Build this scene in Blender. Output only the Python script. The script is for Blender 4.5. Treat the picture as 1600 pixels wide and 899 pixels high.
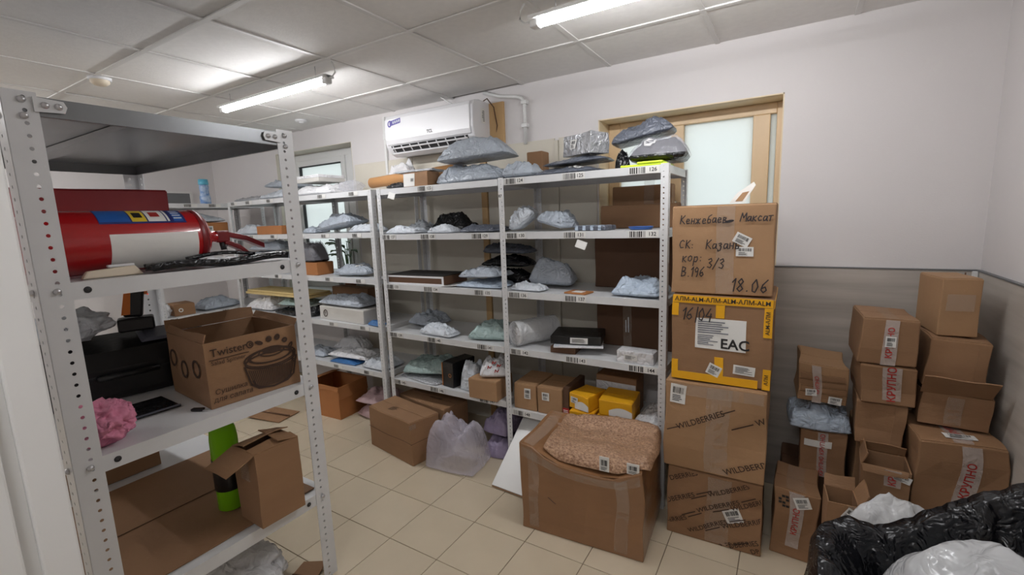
import bpy, bmesh, math, random
from mathutils import Vector, Matrix, noise

for o in list(bpy.data.objects):
    bpy.data.objects.remove(o)
SC = bpy.context.scene
COL = SC.collection
PI = math.pi
R = math.radians

# ---------------------------------------------------------------- camera
cam_d = bpy.data.cameras.new('camera')
cam_d.sensor_fit = 'HORIZONTAL'
cam_d.sensor_width = 36.0
cam_d.lens = 713.48 / 1600 * 36
cam_d.clip_start = 0.02
cam = bpy.data.objects.new('camera', cam_d)
COL.objects.link(cam)
yaw, pitch, roll = R(31.5798), R(8.6938), R(-2.0602)
cy_, sy_, cp_, sp_ = math.cos(yaw), math.sin(yaw), math.cos(pitch), math.sin(pitch)
fwd = Vector((-sy_ * cp_, cy_ * cp_, -sp_))
rgt = Vector((cy_, sy_, 0))
upv = rgt.cross(fwd)
r2 = rgt * math.cos(roll) + upv * math.sin(roll)
u2 = -rgt * math.sin(roll) + upv * math.cos(roll)
mw = Matrix((r2, u2, -fwd)).transposed().to_4x4()
mw.translation = (0, 0, 1.56)
cam.matrix_world = mw
SC.camera = cam

# ---------------------------------------------------------------- world and exposure
TUBE_WATTS = 68.0                          # radiance of the lamp diffusers
SKY_STRENGTH = 1.6
w = bpy.data.worlds.new('daylight')
SC.world = w
w.use_nodes = True
bg = w.node_tree.nodes['Background']
bg.inputs[0].default_value = (0.96, 0.985, 1.0, 1)
bg.inputs[1].default_value = SKY_STRENGTH
SC.view_settings.view_transform = 'Standard'
SC.view_settings.look = 'None'
SC.view_settings.gamma = 1.0
SC.view_settings.use_curve_mapping = False
SC.view_settings.exposure = 0.14

# ---------------------------------------------------------------- materials
def lin(c):
    r = []
    for v in c[:3]:
        v = v / 255.0
        r.append(v / 12.92 if v <= 0.04045 else ((v + 0.055) / 1.055) ** 2.4)
    return (r[0], r[1], r[2], 1.0)

MATS = {}
def mat(name, col, rough=0.5, metal=0.0, var=0.0, vscale=6.0, stretch=(1, 1, 1), bump=0.0, bscale=40.0, bdist=0.01,
        rnd=0.0, spec=0.5, coat=0.0, dark=None, kind=None, detail=3.0):
    m = bpy.data.materials.new(name)
    m.use_nodes = True
    nt = m.node_tree
    N = nt.nodes
    L = nt.links
    b = N['Principled BSDF']
    c = lin(col)
    b.inputs['Base Color'].default_value = c
    b.inputs['Roughness'].default_value = rough
    b.inputs['Metallic'].default_value = metal
    b.inputs['Specular IOR Level'].default_value = spec
    b.inputs['Coat Weight'].default_value = coat
    tc = N.new('ShaderNodeTexCoord')
    mp = N.new('ShaderNodeMapping')
    mp.inputs['Scale'].default_value = stretch
    L.new(tc.outputs['Object'], mp.inputs['Vector'])
    out = None
    if var > 0 or dark:
        nz = N.new('ShaderNodeTexNoise')
        nz.inputs['Scale'].default_value = vscale
        nz.inputs['Detail'].default_value = detail
        L.new(mp.outputs[0], nz.inputs['Vector'])
        mx = N.new('ShaderNodeMix')
        mx.data_type = 'RGBA'
        d = lin(dark) if dark else tuple(v * (1 - var) for v in c[:3]) + (1,)
        mx.inputs[6].default_value = d
        mx.inputs[7].default_value = c if dark else tuple(min(1, v * (1 + var * 0.6)) for v in c[:3]) + (1,)
        rp = N.new('ShaderNodeMapRange')
        rp.inputs[1].default_value = 0.3
        rp.inputs[2].default_value = 0.7
        L.new(nz.outputs['Fac'], rp.inputs[0])
        L.new(rp.outputs[0], mx.inputs[0])
        out = mx.outputs[2]
    if rnd > 0:
        oi = N.new('ShaderNodeObjectInfo')
        mr = N.new('ShaderNodeMapRange')
        mr.inputs[3].default_value = 1 - rnd
        mr.inputs[4].default_value = 1 + rnd
        L.new(oi.outputs['Random'], mr.inputs[0])
        hs = N.new('ShaderNodeHueSaturation')
        L.new(mr.outputs[0], hs.inputs['Value'])
        if out:
            L.new(out, hs.inputs['Color'])
        else:
            hs.inputs['Color'].default_value = c
        out = hs.outputs[0]
    if out:
        L.new(out, b.inputs['Base Color'])
    if bump > 0:
        bn = N.new('ShaderNodeTexNoise') if kind != 'cells' else N.new('ShaderNodeTexVoronoi')
        bn.inputs['Scale'].default_value = bscale
        if kind != 'cells':
            bn.inputs['Detail'].default_value = 4.0
        L.new(mp.outputs[0], bn.inputs['Vector'])
        hsrc = bn.outputs[0]
        if kind == 'ridge':
            m1 = N.new('ShaderNodeMath'); m1.operation = 'SUBTRACT'; m1.inputs[1].default_value = 0.5
            m2 = N.new('ShaderNodeMath'); m2.operation = 'ABSOLUTE'
            bn.inputs['Detail'].default_value = 2.0
            bn.inputs['Distortion'].default_value = 0.8
            L.new(bn.outputs[0], m1.inputs[0]); L.new(m1.outputs[0], m2.inputs[0])
            hsrc = m2.outputs[0]
        bp = N.new('ShaderNodeBump')
        bp.inputs['Strength'].default_value = bump
        bp.inputs['Distance'].default_value = bdist
        L.new(hsrc, bp.inputs['Height'])
        L.new(bp.outputs[0], b.inputs['Normal'])
    MATS[name] = m
    return m

def film(name, col, alpha=0.35, rough=0.18, bump=0.6, bscale=18, cells=False):
    """thin plastic film: part transparent, part milky gloss"""
    m = mat(name, col, rough, bump=bump, bscale=bscale, bdist=0.02, kind='cells' if cells else 'ridge')
    b = m.node_tree.nodes['Principled BSDF']
    b.inputs['Alpha'].default_value = alpha
    return m

mat('wall_paint', (218, 214, 213), 0.75, var=0.02, vscale=2, bump=0.06, bscale=160)
mat('wall_cream', (212, 206, 192), 0.7, var=0.03, vscale=2)
mat('board_tan', (205, 168, 118), 0.55, var=0.10, vscale=4, stretch=(1, 1, 0.25))
mat('reveal_tan', (226, 208, 176), 0.5, var=0.05, vscale=4)
mat('wood_frame', (220, 192, 152), 0.4, var=0.10, vscale=6, stretch=(1, 1, 0.2))
mat('pvc_white', (226, 226, 224), 0.35)
mat('gasket', (40, 40, 42), 0.6)
mat('laminate', (190, 183, 174), 0.42, dark=(164, 156, 147), vscale=2.2, stretch=(0.8, 0.8, 11), detail=10)
mat('ceiling_tile', (234, 232, 229), 0.85, var=0.03, vscale=30, bump=0.06, bscale=90, rnd=0.03)
mat('ceiling_bar', (222, 220, 217), 0.5)
mat('plenum', (30, 29, 28), 0.9)
mat('floor_tile', (200, 186, 162), 0.22, var=0.04, vscale=5, rnd=0.025, bump=0.02, bscale=12)
mat('grout', (112, 96, 78), 0.9)
mat('galvanised', (128, 130, 132), 0.30, metal=0.7, var=0.05, vscale=8)
mat('rack_paint', (215, 216, 217), 0.30, metal=0.05, var=0.03, vscale=8)
mat('rack_dark', (120, 122, 124), 0.4, metal=0.4)
mat('bolt', (200, 200, 202), 0.3, metal=0.8)
mat('card', (143, 108, 77), 0.75, var=0.07, vscale=5, rnd=0.07, bump=0.08, bscale=60, stretch=(1, 1, 3))
mat('card_light', (163, 127, 92), 0.72, var=0.06, vscale=5, rnd=0.05, bump=0.08, bscale=60)
mat('card_orange', (168, 110, 62), 0.7, var=0.08, vscale=5, rnd=0.04)
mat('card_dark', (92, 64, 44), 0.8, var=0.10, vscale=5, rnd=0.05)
mat('card_gloss', (142, 103, 70), 0.3, var=0.07, vscale=4, bump=0.15, bscale=14, coat=0.3)
mat('card_white', (205, 202, 196), 0.6, var=0.04)
mat('yellow_box', (226, 166, 28), 0.45, var=0.05)
mat('grey_poly', (170, 178, 188), 0.32, var=0.06, vscale=9, bump=0.85, bscale=19, bdist=0.03, rnd=0.07, kind='ridge')
mat('light_poly', (203, 209, 216), 0.32, var=0.05, vscale=9, bump=0.85, bscale=19, bdist=0.03, rnd=0.05, kind='ridge')
mat('blue_poly', (178, 192, 208), 0.32, var=0.06, vscale=9, bump=0.85, bscale=19, bdist=0.03, kind='ridge')
mat('white_poly', (222, 222, 224), 0.35, var=0.05, vscale=9, bump=0.85, bscale=19, bdist=0.03, rnd=0.03, kind='ridge')
mat('dark_poly', (92, 97, 108), 0.3, var=0.08, vscale=9, bump=0.85, bscale=19, bdist=0.03, rnd=0.06, kind='ridge')
mat('black_poly', (20, 21, 25), 0.25, var=0.15, vscale=9, bump=0.85, bscale=19, bdist=0.03, kind='ridge')
mat('green_poly', (160, 181, 178), 0.3, var=0.07, vscale=8, bump=0.85, bscale=19, bdist=0.03, kind='ridge')
mat('silver_poly', (190, 192, 196), 0.22, metal=0.45, bump=1.0, bscale=26, bdist=0.02, kind='ridge')
mat('blue_pack', (60, 110, 165), 0.4, var=0.15, vscale=20)
mat('lilac_poly', (150, 138, 165), 0.35, var=0.10, vscale=10, bump=0.5, bscale=14, bdist=0.02, kind='ridge')
mat('pink_poly', (178, 150, 152), 0.35, var=0.10, vscale=10, bump=0.5, bscale=14, bdist=0.02, kind='ridge')
mat('pink_cloth', (224, 140, 168), 0.7, var=0.12, vscale=14, bump=1.0, bscale=16, bdist=0.05, kind='ridge')
film('clear_film', (225, 225, 235), 0.22, 0.12)
film('lilac_film', (222, 217, 232), 0.36, 0.10, 0.9, 14)
film('tape_clear', (216, 200, 184), 0.13, 0.10, 0.5, 30)
film('tape_print', (226, 212, 204), 0.42, 0.10, 0.5, 30)
film('bubble_film', (228, 230, 232), 0.66, 0.14, 0.9, 17)
mat('pellets', (198, 160, 128), 0.35, dark=(140, 102, 76), vscale=95, bump=0.8, bscale=90, bdist=0.012, stretch=(1, 1.6, 1), detail=1, coat=0.5)
mat('tape_yellow', (232, 170, 22), 0.3)
mat('sticker', (224, 223, 219), 0.5)
mat('paper', (228, 227, 223), 0.6)
mat('print_black', (28, 26, 26), 0.6)
mat('marker', (38, 32, 36), 0.5)
mat('print_brown', (58, 38, 26), 0.7)
mat('print_red', (168, 42, 38), 0.5)
mat('kraft_paper', (214, 190, 132), 0.7, var=0.05)
mat('tube_card', (186, 136, 84), 0.6, var=0.06)
mat('ext_red', (172, 20, 26), 0.22, coat=0.5)
mat('ext_dark_red', (120, 18, 24), 0.35)
mat('red_box', (140, 22, 28), 0.5)
mat('label_blue', (38, 92, 168), 0.4)
mat('label_navy', (40, 48, 110), 0.4)
mat('label_yellow', (226, 196, 60), 0.4)
mat('white_plastic', (228, 228, 230), 0.3, coat=0.2)
mat('beige_plastic', (222, 208, 186), 0.45)
mat('black_plastic', (14, 14, 16), 0.35, bump=0.1, bscale=60)
mat('grey_plastic', (96, 98, 110), 0.4)
mat('orange_plastic', (226, 122, 28), 0.4)
mat('red_plastic', (214, 48, 36), 0.4)
mat('neon', (196, 220, 40), 0.4)
mat('blue_plastic', (52, 92, 160), 0.35)
mat('cyan_cap', (86, 170, 196), 0.35)
mat('bottle_blue', (70, 118, 178), 0.35, dark=(190, 205, 220), vscale=30)
mat('purple', (92, 84, 158), 0.4)
mat('leaf', (74, 104, 58), 0.5, var=0.2, vscale=20)
mat('terracotta', (150, 92, 64), 0.7)
mat('outside_ground', (190, 190, 186), 0.9)
mg = mat('green_glass', (150, 222, 36), 0.08)
mg.node_tree.nodes['Principled BSDF'].inputs['Transmission Weight'].default_value = 0.35
mg.node_tree.nodes['Principled BSDF'].inputs['IOR'].default_value = 1.2
# frosted pane: daylight diffuses through it
mp_ = bpy.data.materials.new('frosted_pane')
mp_.use_nodes = True
nt_ = mp_.node_tree
nt_.nodes.clear()
o_ = nt_.nodes.new('ShaderNodeOutputMaterial')
t_ = nt_.nodes.new('ShaderNodeBsdfTranslucent')
t_.inputs[0].default_value = lin((232, 237, 236))
d_ = nt_.nodes.new('ShaderNodeBsdfPrincipled')
d_.inputs['Base Color'].default_value = lin((232, 237, 236))
d_.inputs['Roughness'].default_value = 0.3
x_ = nt_.nodes.new('ShaderNodeMixShader')
x_.inputs[0].default_value = 0.25
nt_.links.new(t_.outputs[0], x_.inputs[1])
nt_.links.new(d_.outputs[0], x_.inputs[2])
nt_.links.new(x_.outputs[0], o_.inputs[0])
MATS['frosted_pane'] = mp_
me_ = bpy.data.materials.new('lamp_diffuser')
me_.use_nodes = True
b_ = me_.node_tree.nodes['Principled BSDF']
b_.inputs['Base Color'].default_value = (0.9, 0.9, 0.9, 1)
b_.inputs['Emission Color'].default_value = (0.97, 0.975, 1.0, 1)
b_.inputs['Emission Strength'].default_value = TUBE_WATTS
MATS['lamp_diffuser'] = me_

# ---------------------------------------------------------------- helpers
def nvec(p):
    p = Vector(p)
    return Vector((noise.noise(p + Vector((13.1, 0, 4.2))), noise.noise(p + Vector((0, 27.7, 9.5))), noise.noise(p + Vector((5.3, 8.8, 41.9))))) * 1.3
def link(name, me, m=None, parent=None, loc=(0, 0, 0), rot=(0, 0, 0)):
    o = bpy.data.objects.new(name, me)
    COL.objects.link(o)
    if m is not None and len(me.materials) == 0:
        me.materials.append(MATS[m])
    o.parent = parent
    o.location = loc
    o.rotation_euler = rot
    return o

def mk(name, verts, faces, m, parent=None, loc=(0, 0, 0), rot=(0, 0, 0), smooth=False, bevel=0, solid=0, sub=0):
    me = bpy.data.meshes.new(name)
    me.from_pydata([tuple(v) for v in verts], [], faces)
    me.validate()
    bm = bmesh.new()
    bm.from_mesh(me)
    bmesh.ops.remove_doubles(bm, verts=bm.verts, dist=1e-5)
    bmesh.ops.recalc_face_normals(bm, faces=bm.faces)
    bm.to_mesh(me)
    bm.free()
    if smooth:
        for p in me.polygons:
            p.use_smooth = True
    o = link(name, me, m, parent, loc, rot)
    if solid:
        s = o.modifiers.new('thickness', 'SOLIDIFY')
        s.thickness = solid
        s.offset = 0
    if bevel:
        s = o.modifiers.new('bevel', 'BEVEL')
        s.width = bevel
        s.segments = 2
        s.limit_method = 'ANGLE'
        s.angle_limit = R(40)
    if sub:
        s = o.modifiers.new('sub', 'SUBSURF')
        s.levels = s.render_levels = sub
    return o

def tag(o, label, cat, group=None):
    o['label'] = label
    o['category'] = cat
    if group:
        o['group'] = group
    return o

def struct(o):
    o['kind'] = 'structure'
    return o

def thing(name, label, cat, loc=(0, 0, 0), rot=0, tilt=(0, 0), group=None):
    o = bpy.data.objects.new(name, None)
    o.empty_display_size = 0.05
    COL.objects.link(o)
    o.location = loc
    o.rotation_euler = (R(tilt[0]), R(tilt[1]), R(rot))
    return tag(o, label, cat, group)

def bx(V, F, x0, x1, y0, y1, z0, z1):
    n = len(V)
    V += [(x0, y0, z0), (x1, y0, z0), (x1, y1, z0), (x0, y1, z0), (x0, y0, z1), (x1, y0, z1), (x1, y1, z1), (x0, y1, z1)]
    F += [(n, n + 3, n + 2, n + 1), (n + 4, n + 5, n + 6, n + 7), (n, n + 1, n + 5, n + 4), (n + 1, n + 2, n + 6, n + 5),
          (n + 2, n + 3, n + 7, n + 6), (n + 3, n, n + 4, n + 7)]

def box(name, x0, x1, y0, y1, z0, z1, m, parent=None, bevel=0, loc=(0, 0, 0), rot=(0, 0, 0)):
    V, F = [], []
    bx(V, F, x0, x1, y0, y1, z0, z1)
    return mk(name, V, F, m, parent, loc, rot, bevel=bevel)

def boxes(name, lst, m, parent=None, bevel=0):
    V, F = [], []
    for b in lst:
        bx(V, F, *b)
    me = bpy.data.meshes.new(name)
    me.from_pydata(V, [], F)
    o = link(name, me, m, parent)
    if bevel:
        s = o.modifiers.new('bevel', 'BEVEL')
        s.width = bevel
        s.limit_method = 'ANGLE'
    return o

def gridfn(fn, nu, nv):
    V = [fn(i / nu, j / nv) for j in range(nv + 1) for i in range(nu + 1)]
    F = [(j * (nu + 1) + i, j * (nu + 1) + i + 1, (j + 1) * (nu + 1) + i + 1, (j + 1) * (nu + 1) + i) for j in range(nv) for i in range(nu)]
    return V, F

def lathe(name, prof, m, parent=None, seg=28, loc=(0, 0, 0), rot=(0, 0, 0), smooth=True):
    V, F = [], []
    n = len(prof)
    for k in range(seg):
        a = 2 * PI * k / seg
        for r, z in prof:
            V.append((r * math.cos(a), r * math.sin(a), z))
    for k in range(seg):
        k2 = (k + 1) % seg
        for i in range(n - 1):
            F.append((k * n + i, k2 * n + i, k2 * n + i + 1, k * n + i + 1))
    return mk(name, V, F, m, parent, loc, rot, smooth=smooth)

def tube(name, pts, r, m, parent=None, seg=8, loc=(0, 0, 0), rot=(0, 0, 0)):
    V, F = [], []
    pts = [Vector(p) for p in pts]
    n = len(pts)
    for i, p in enumerate(pts):
        d = (pts[min(i + 1, n - 1)] - pts[max(i - 1, 0)]).normalized()
        a = d.cross(Vector((0, 0, 1)))
        if a.length < 0.05:
            a = d.cross(Vector((1, 0, 0)))
        a.normalize()
        b = d.cross(a)
        for k in range(seg):
            t = 2 * PI * k / seg
            V.append(p + (a * math.cos(t) + b * math.sin(t)) * r)
    for i in range(n - 1):
        for k in range(seg):
            k2 = (k + 1) % seg
            F.append((i * seg + k, i * seg + k2, (i + 1) * seg + k2, (i + 1) * seg + k))
    F.append(tuple(range(seg - 1, -1, -1)))
    F.append(tuple((n - 1) * seg + k for k in range(seg)))
    return mk(name, V, F, m, parent, loc, rot, smooth=True)

_tc = {}
def text_geo(s, size, shear=0.0, bold=0.0):
    key = (s, shear, bold)
    if key not in _tc:
        cu = bpy.data.curves.new('t', 'FONT')
        cu.body = s
        cu.size = 1.0
        cu.shear = shear
        cu.offset = bold
        cu.align_x = 'CENTER'
        cu.align_y = 'CENTER'
        cu.resolution_u = 3
        ob = bpy.data.objects.new('t', cu)
        COL.objects.link(ob)
        dg = bpy.context.evaluated_depsgraph_get()
        me = bpy.data.meshes.new_from_object(ob.evaluated_get(dg))
        _tc[key] = ([tuple(v.co[:2]) for v in me.vertices], [tuple(p.vertices) for p in me.polygons])
        bpy.data.objects.remove(ob)
        bpy.data.curves.remove(cu)
        bpy.data.meshes.remove(me)
    v, f = _tc[key]
    return [(x * size, y * size) for x, y in v], f

def stroke_geo(polys, wd):
    """flat ribbons of width wd along 2-d polylines"""
    V, F = [], []
    for pl in polys:
        for (ax, ay), (bx_, by_) in zip(pl[:-1], pl[1:]):
            dx, dy = bx_ - ax, by_ - ay
            l = math.hypot(dx, dy) or 1
            nx, ny = -dy / l * wd / 2, dx / l * wd / 2
            ex, ey = dx / l * wd * 0.3, dy / l * wd * 0.3
            n = len(V)
            V += [(ax + nx - ex, ay + ny - ey), (ax - nx - ex, ay - ny - ey), (bx_ - nx + ex, by_ - ny + ey), (bx_ + nx + ex, by_ + ny + ey)]
            F.append((n, n + 1, n + 2, n + 3))
    return V, F

def bars_geo(w, h, seed=0, n=16):
    rn = random.Random(seed)
    V, F = [], []
    x = -w / 2
    while x < w / 2 - 0.001:
        t = w / n * rn.choice((0.35, 0.6, 1.0))
        k = len(V)
        V += [(x, -h / 2), (x + t, -h / 2), (x + t, h / 2), (x, h / 2)]
        F.append((k, k + 1, k + 2, k + 3))
        x += t + w / n * rn.choice((0.3, 0.5, 0.8))
    return V, F

def lines_geo(w, h, n, seed=0):
    rn = random.Random(seed)
    V, F = [], []
    for i in range(n):
        y = h / 2 - h * (i + 0.5) / n
        l = w * rn.uniform(0.5, 1)
        k = len(V)
        V += [(-w / 2, y - h / n * 0.22), (-w / 2 + l, y - h / n * 0.22), (-w / 2 + l, y + h / n * 0.22), (-w / 2, y + h / n * 0.22)]
        F.append((k, k + 1, k + 2, k + 3))
    return V, F

def merge_geo(*gs):
    V, F = [], []
    for (v, f), (dx, dy) in gs:
        n = len(V)
        V += [(x + dx, y + dy) for x, y in v]
        F += [tuple(i + n for i in q) for q in f]
    return V, F

def rot_geo(g, deg):
    c, s = math.cos(R(deg)), math.sin(R(deg))
    return [(x * c - y * s, x * s + y * c) for x, y in g[0]], g[1]

# ---------------------------------------------------------------- cartons
class Carton:
    """a cardboard box, base centre at the origin of its Empty; F is the -y face"""
    def __init__(self, name, label, loc, size, rot=0, tilt=(0, 0), m='card', dent=0.004, seed=0, cat='box', group=None,
                 closed=True, sag=None, flapm=None, seam='x'):
        self.w, self.d, self.h = size
        self.seed, self.dent, self.sag, self.m = seed, dent, sag, m
        self.e = thing(name, label, cat, loc, rot, tilt, group)
        if closed:
            self.body()
            self.flaps(flapm or m, seam)
    def warp(self, p):
        x, y, z = p
        q = Vector((x * 4.5 + self.seed * 7.1, y * 4.5, z * 4.5))
        n = nvec(q)
        k = min(1.0, z / 0.08) if z > 0 else 0
        x += n.x * self.dent * k * 1.6
        y += n.y * self.dent * k * 1.6
        z += n.z * self.dent * k
        if self.sag:
            z += self.sag(p[0] / self.w * 2, p[1] / self.d * 2, p[2] / self.h)
        return (x, y, z)
    def pt(self, f, u, v, off=0.0):
        w, d, h = self.w, self.d, self.h
        p = {'F': (u, -d / 2, v), 'B': (-u, d / 2, v), 'R': (w / 2, u, v), 'L': (-w / 2, -u, v), 'T': (u, v, h)}[f]
        n = {'F': (0, -1, 0), 'B': (0, 1, 0), 'R': (1, 0, 0), 'L': (-1, 0, 0), 'T': (0, 0, 1)}[f]
        q = self.warp(p)
        return (q[0] + n[0] * off, q[1] + n[1] * off, q[2] + n[2] * off)
    def body(self):
        w, d, h = self.w, self.d, self.h
        V, F = [], []
        nx, ny, nz = [max(2, min(9, int(s / 0.05))) for s in (w, d, h)]
        def add(fn, a, b):
            v, f = gridfn(fn, a, b)
            n = len(V)
            V.extend(self.warp(p) for p in v)
            F.extend(tuple(i + n for i in q) for q in f)
        add(lambda u, v: ((u - .5) * w, -d / 2, v * h), nx, nz)
        add(lambda u, v: ((u - .5) * w, d / 2, v * h), nx, nz)
        add(lambda u, v: (w / 2, (u - .5) * d, v * h), ny, nz)
        add(lambda u, v: (-w / 2, (u - .5) * d, v * h), ny, nz)
        add(lambda u, v: ((u - .5) * w, (v - .5) * d, 0), nx, ny)
        add(lambda u, v: ((u - .5) * w, (v - .5) * d, h), nx, ny)
        mk('body', V, F, self.m, self.e, bevel=min(0.005, 0.03 * min(self.w, self.h)))
    def flaps(self, m, seam):
        w, d = self.w / 2 - 0.004, self.d / 2 - 0.004
        g = 0.002
        rects = ((-w, w, -d, -g), (-w, w, g, d)) if seam == 'x' else ((-w, -g, -d, d), (g, w, -d, d))
        for (a, b, c, e) in rects:
            self.slab('flap', 'T', a, b, c, e, m, 0.0025)
    def slab(self, name, f, u0, u1, v0, v1, m, off=0.0015, n=6, parent=None):
        """a thin sheet that follows the face"""
        v1_, f1 = gridfn(lambda a, b: self.pt(f, u0 + (u1 - u0) * a, v0 + (v1 - v0) * b, off), n, n)
        v2_, _ = gridfn(lambda a, b: self.pt(f, u0 + (u1 - u0) * a, v0 + (v1 - v0) * b, 0.0002), n, n)
        k = len(v1_)
        F = list(f1) + [tuple(i + k for i in q) for q in f1]
        c = n + 1
        rim = [i for i in range(c)] + [j * c + n for j in range(1, c)] + [n * c + i for i in range(n - 1, -1, -1)] + [j * c for j in range(n - 1, 0, -1)]
        for a, b in zip(rim, rim[1:] + rim[:1]):
            F.append((a, b, b + k, a + k))
        return mk(name, v1_ + v2_, F, m, parent or self.e)
    def geo(self, name, f, g, u, v, m, off=0.003, rot=0, parent=None):
        V, F = rot_geo(g, rot)
        vv = [self.pt(f, u + x, v + y, off) for x, y in V]
        me = bpy.data.meshes.new(name)
        me.from_pydata(vv, [], F)
        return link(name, me, m, parent or self.e)
    def sticker(self, f, u, v, w, h, rot=0, seed=0, off=0.003, style='bar'):
        c, s = math.cos(R(rot)), math.sin(R(rot))
        def P(a, b, o):
            x, y = (a - .5) * w, (b - .5) * h
            return self.pt(f, u + x * c - y * s, v + x * s + y * c, o)
        V, F = gridfn(lambda a, b: P(a, b, off), 4, 4)
        o = mk('sticker', V, F, 'sticker', self.e, solid=0.0006)
        gs = [(bars_geo(w * .7, h * .32, seed), (0, h * .2)), (lines_geo(w * .7, h * .36, 4, seed), (0, -h * .22))]
        if style == 'lines':
            gs = [(lines_geo(w * .8, h * .7, 6, seed), (0, 0))]
        self.geo('print', f, merge_geo(*gs), u, v, 'print_black', off + 0.0012, rot, o)
        return o
    def tape(self, f, u, w, v0, v1, m='tape_clear', off=0.004, red=False, horiz=False, text='КРУПНО'):
        if red and m == 'tape_clear':
            m = 'tape_print'
        if horiz:
            o = self.slab('tape', f, v0, v1, u - w / 2, u + w / 2, m, off)
        else:
            o = self.slab('tape', f, u - w / 2, u + w / 2, v0, v1, m, off)
        if red:
            L = abs(v1 - v0)
            n = max(1, int(L / (w * 2.6)))
            g = text_geo(text, w * 0.62, 0, 0.02)
            for i in range(n):
                vv = v0 + (v1 - v0) * (i + .5) / n
                self.geo('print', f, g, vv if horiz else u, u if horiz else vv, 'print_red', off + 0.0012, 0 if horiz else 90, o)
        return o
    def text(self, f, s, u, v, size, m='print_brown', rot=0, off=0.003, shear=0, bold=0, parent=None, name='lettering'):
        return self.geo(name, f, text_geo(s, size, shear, bold), u, v, m, off, rot, parent)

def open_carton(name, label, loc, size, rot=0, tilt=(0, 0), m='card', flaps=(), seed=0, group=None, t=0.005, inner=None, dent=0.003):
    """flaps: (side, angle from upright outward, length)"""
    c = Carton(name, label, loc, size, rot, tilt, m, dent, seed, 'box', group, closed=False)
    w, d, h = size
    V, F = [], []
    def quad(a, b, c_, e):
        n = len(V)
        k = 5
        for j in range(k + 1):
            for i in range(k + 1):
                u, v = i / k, j / k
                p = [(a[q] * (1 - u) + b[q] * u) * (1 - v) + (e[q] * (1 - u) + c_[q] * u) * v for q in range(3)]
                V.append(c.warp(p))
        for j in range(k):
            for i in range(k):
                F.append((n + j * (k + 1) + i, n + j * (k + 1) + i + 1, n + (j + 1) * (k + 1) + i + 1, n + (j + 1) * (k + 1) + i))
    for s in (0, 1):
        a, b = w / 2 - s * t, d / 2 - s * t
        z0 = s * t
        quad((-a, -b, z0), (a, -b, z0), (a, -b, h), (-a, -b, h))
        quad((a, -b, z0), (a, b, z0), (a, b, h), (a, -b, h))
        quad((a, b, z0), (-a, b, z0), (-a, b, h), (a, b, h))
        quad((-a, b, z0), (-a, -b, z0), (-a, -b, h), (-a, b, h))
        quad((-a, -b, z0), (a, -b, z0), (a, b, z0), (-a, b, z0))
    W0, D0, W1, D1 = w / 2, d / 2, w / 2 - t, d / 2 - t
    quad((-W0, -D0, h), (W0, -D0, h), (W1, -D1, h), (-W1, -D1, h))
    quad((W0, -D0, h), (W0, D0, h), (W1, D1, h), (W1, -D1, h))
    quad((W0, D0, h), (-W0, D0, h), (-W1, D1, h), (W1, D1, h))
    quad((-W0, D0, h), (-W0, -D0, h), (-W1, -D1, h), (-W1, D1, h))
    mk('body', V, F, m, c.e)
    for side, ang, ln in flaps:
        a = R(ang)
        dz, do = math.cos(a) * ln, math.sin(a) * ln
        if side in 'FB':
            sg = -1 if side == 'F' else 1
            P = [(-W0, sg * (D0 - .002), h), (W0, sg * (D0 - .002), h), (W0, sg * (D0 + do), h + dz), (-W0, sg * (D0 + do), h + dz)]
        else:
            sg = -1 if side == 'L' else 1
            P = [(sg * (W0 - .002), -D0, h), (sg * (W0 - .002), D0, h), (sg * (W0 + do), D0, h + dz), (sg * (W0 + do), -D0, h + dz)]
        def fn(u, v, P=P):
            p = [(P[0][q] * (1 - u) + P[1][q] * u) * (1 - v) + (P[3][q] * (1 - u) + P[2][q] * u) * v for q in range(3)]
            n = nvec(Vector(p) * 9 + Vector((seed, 0, 0)))
            return (p[0] + n.x * .008 * v, p[1] + n.y * .008 * v, p[2] + n.z * .008 * v)
        vv, ff = gridfn(fn, 6, 4)
        mk('flap', vv, ff, m, c.e, solid=0.004)
    return c

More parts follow.
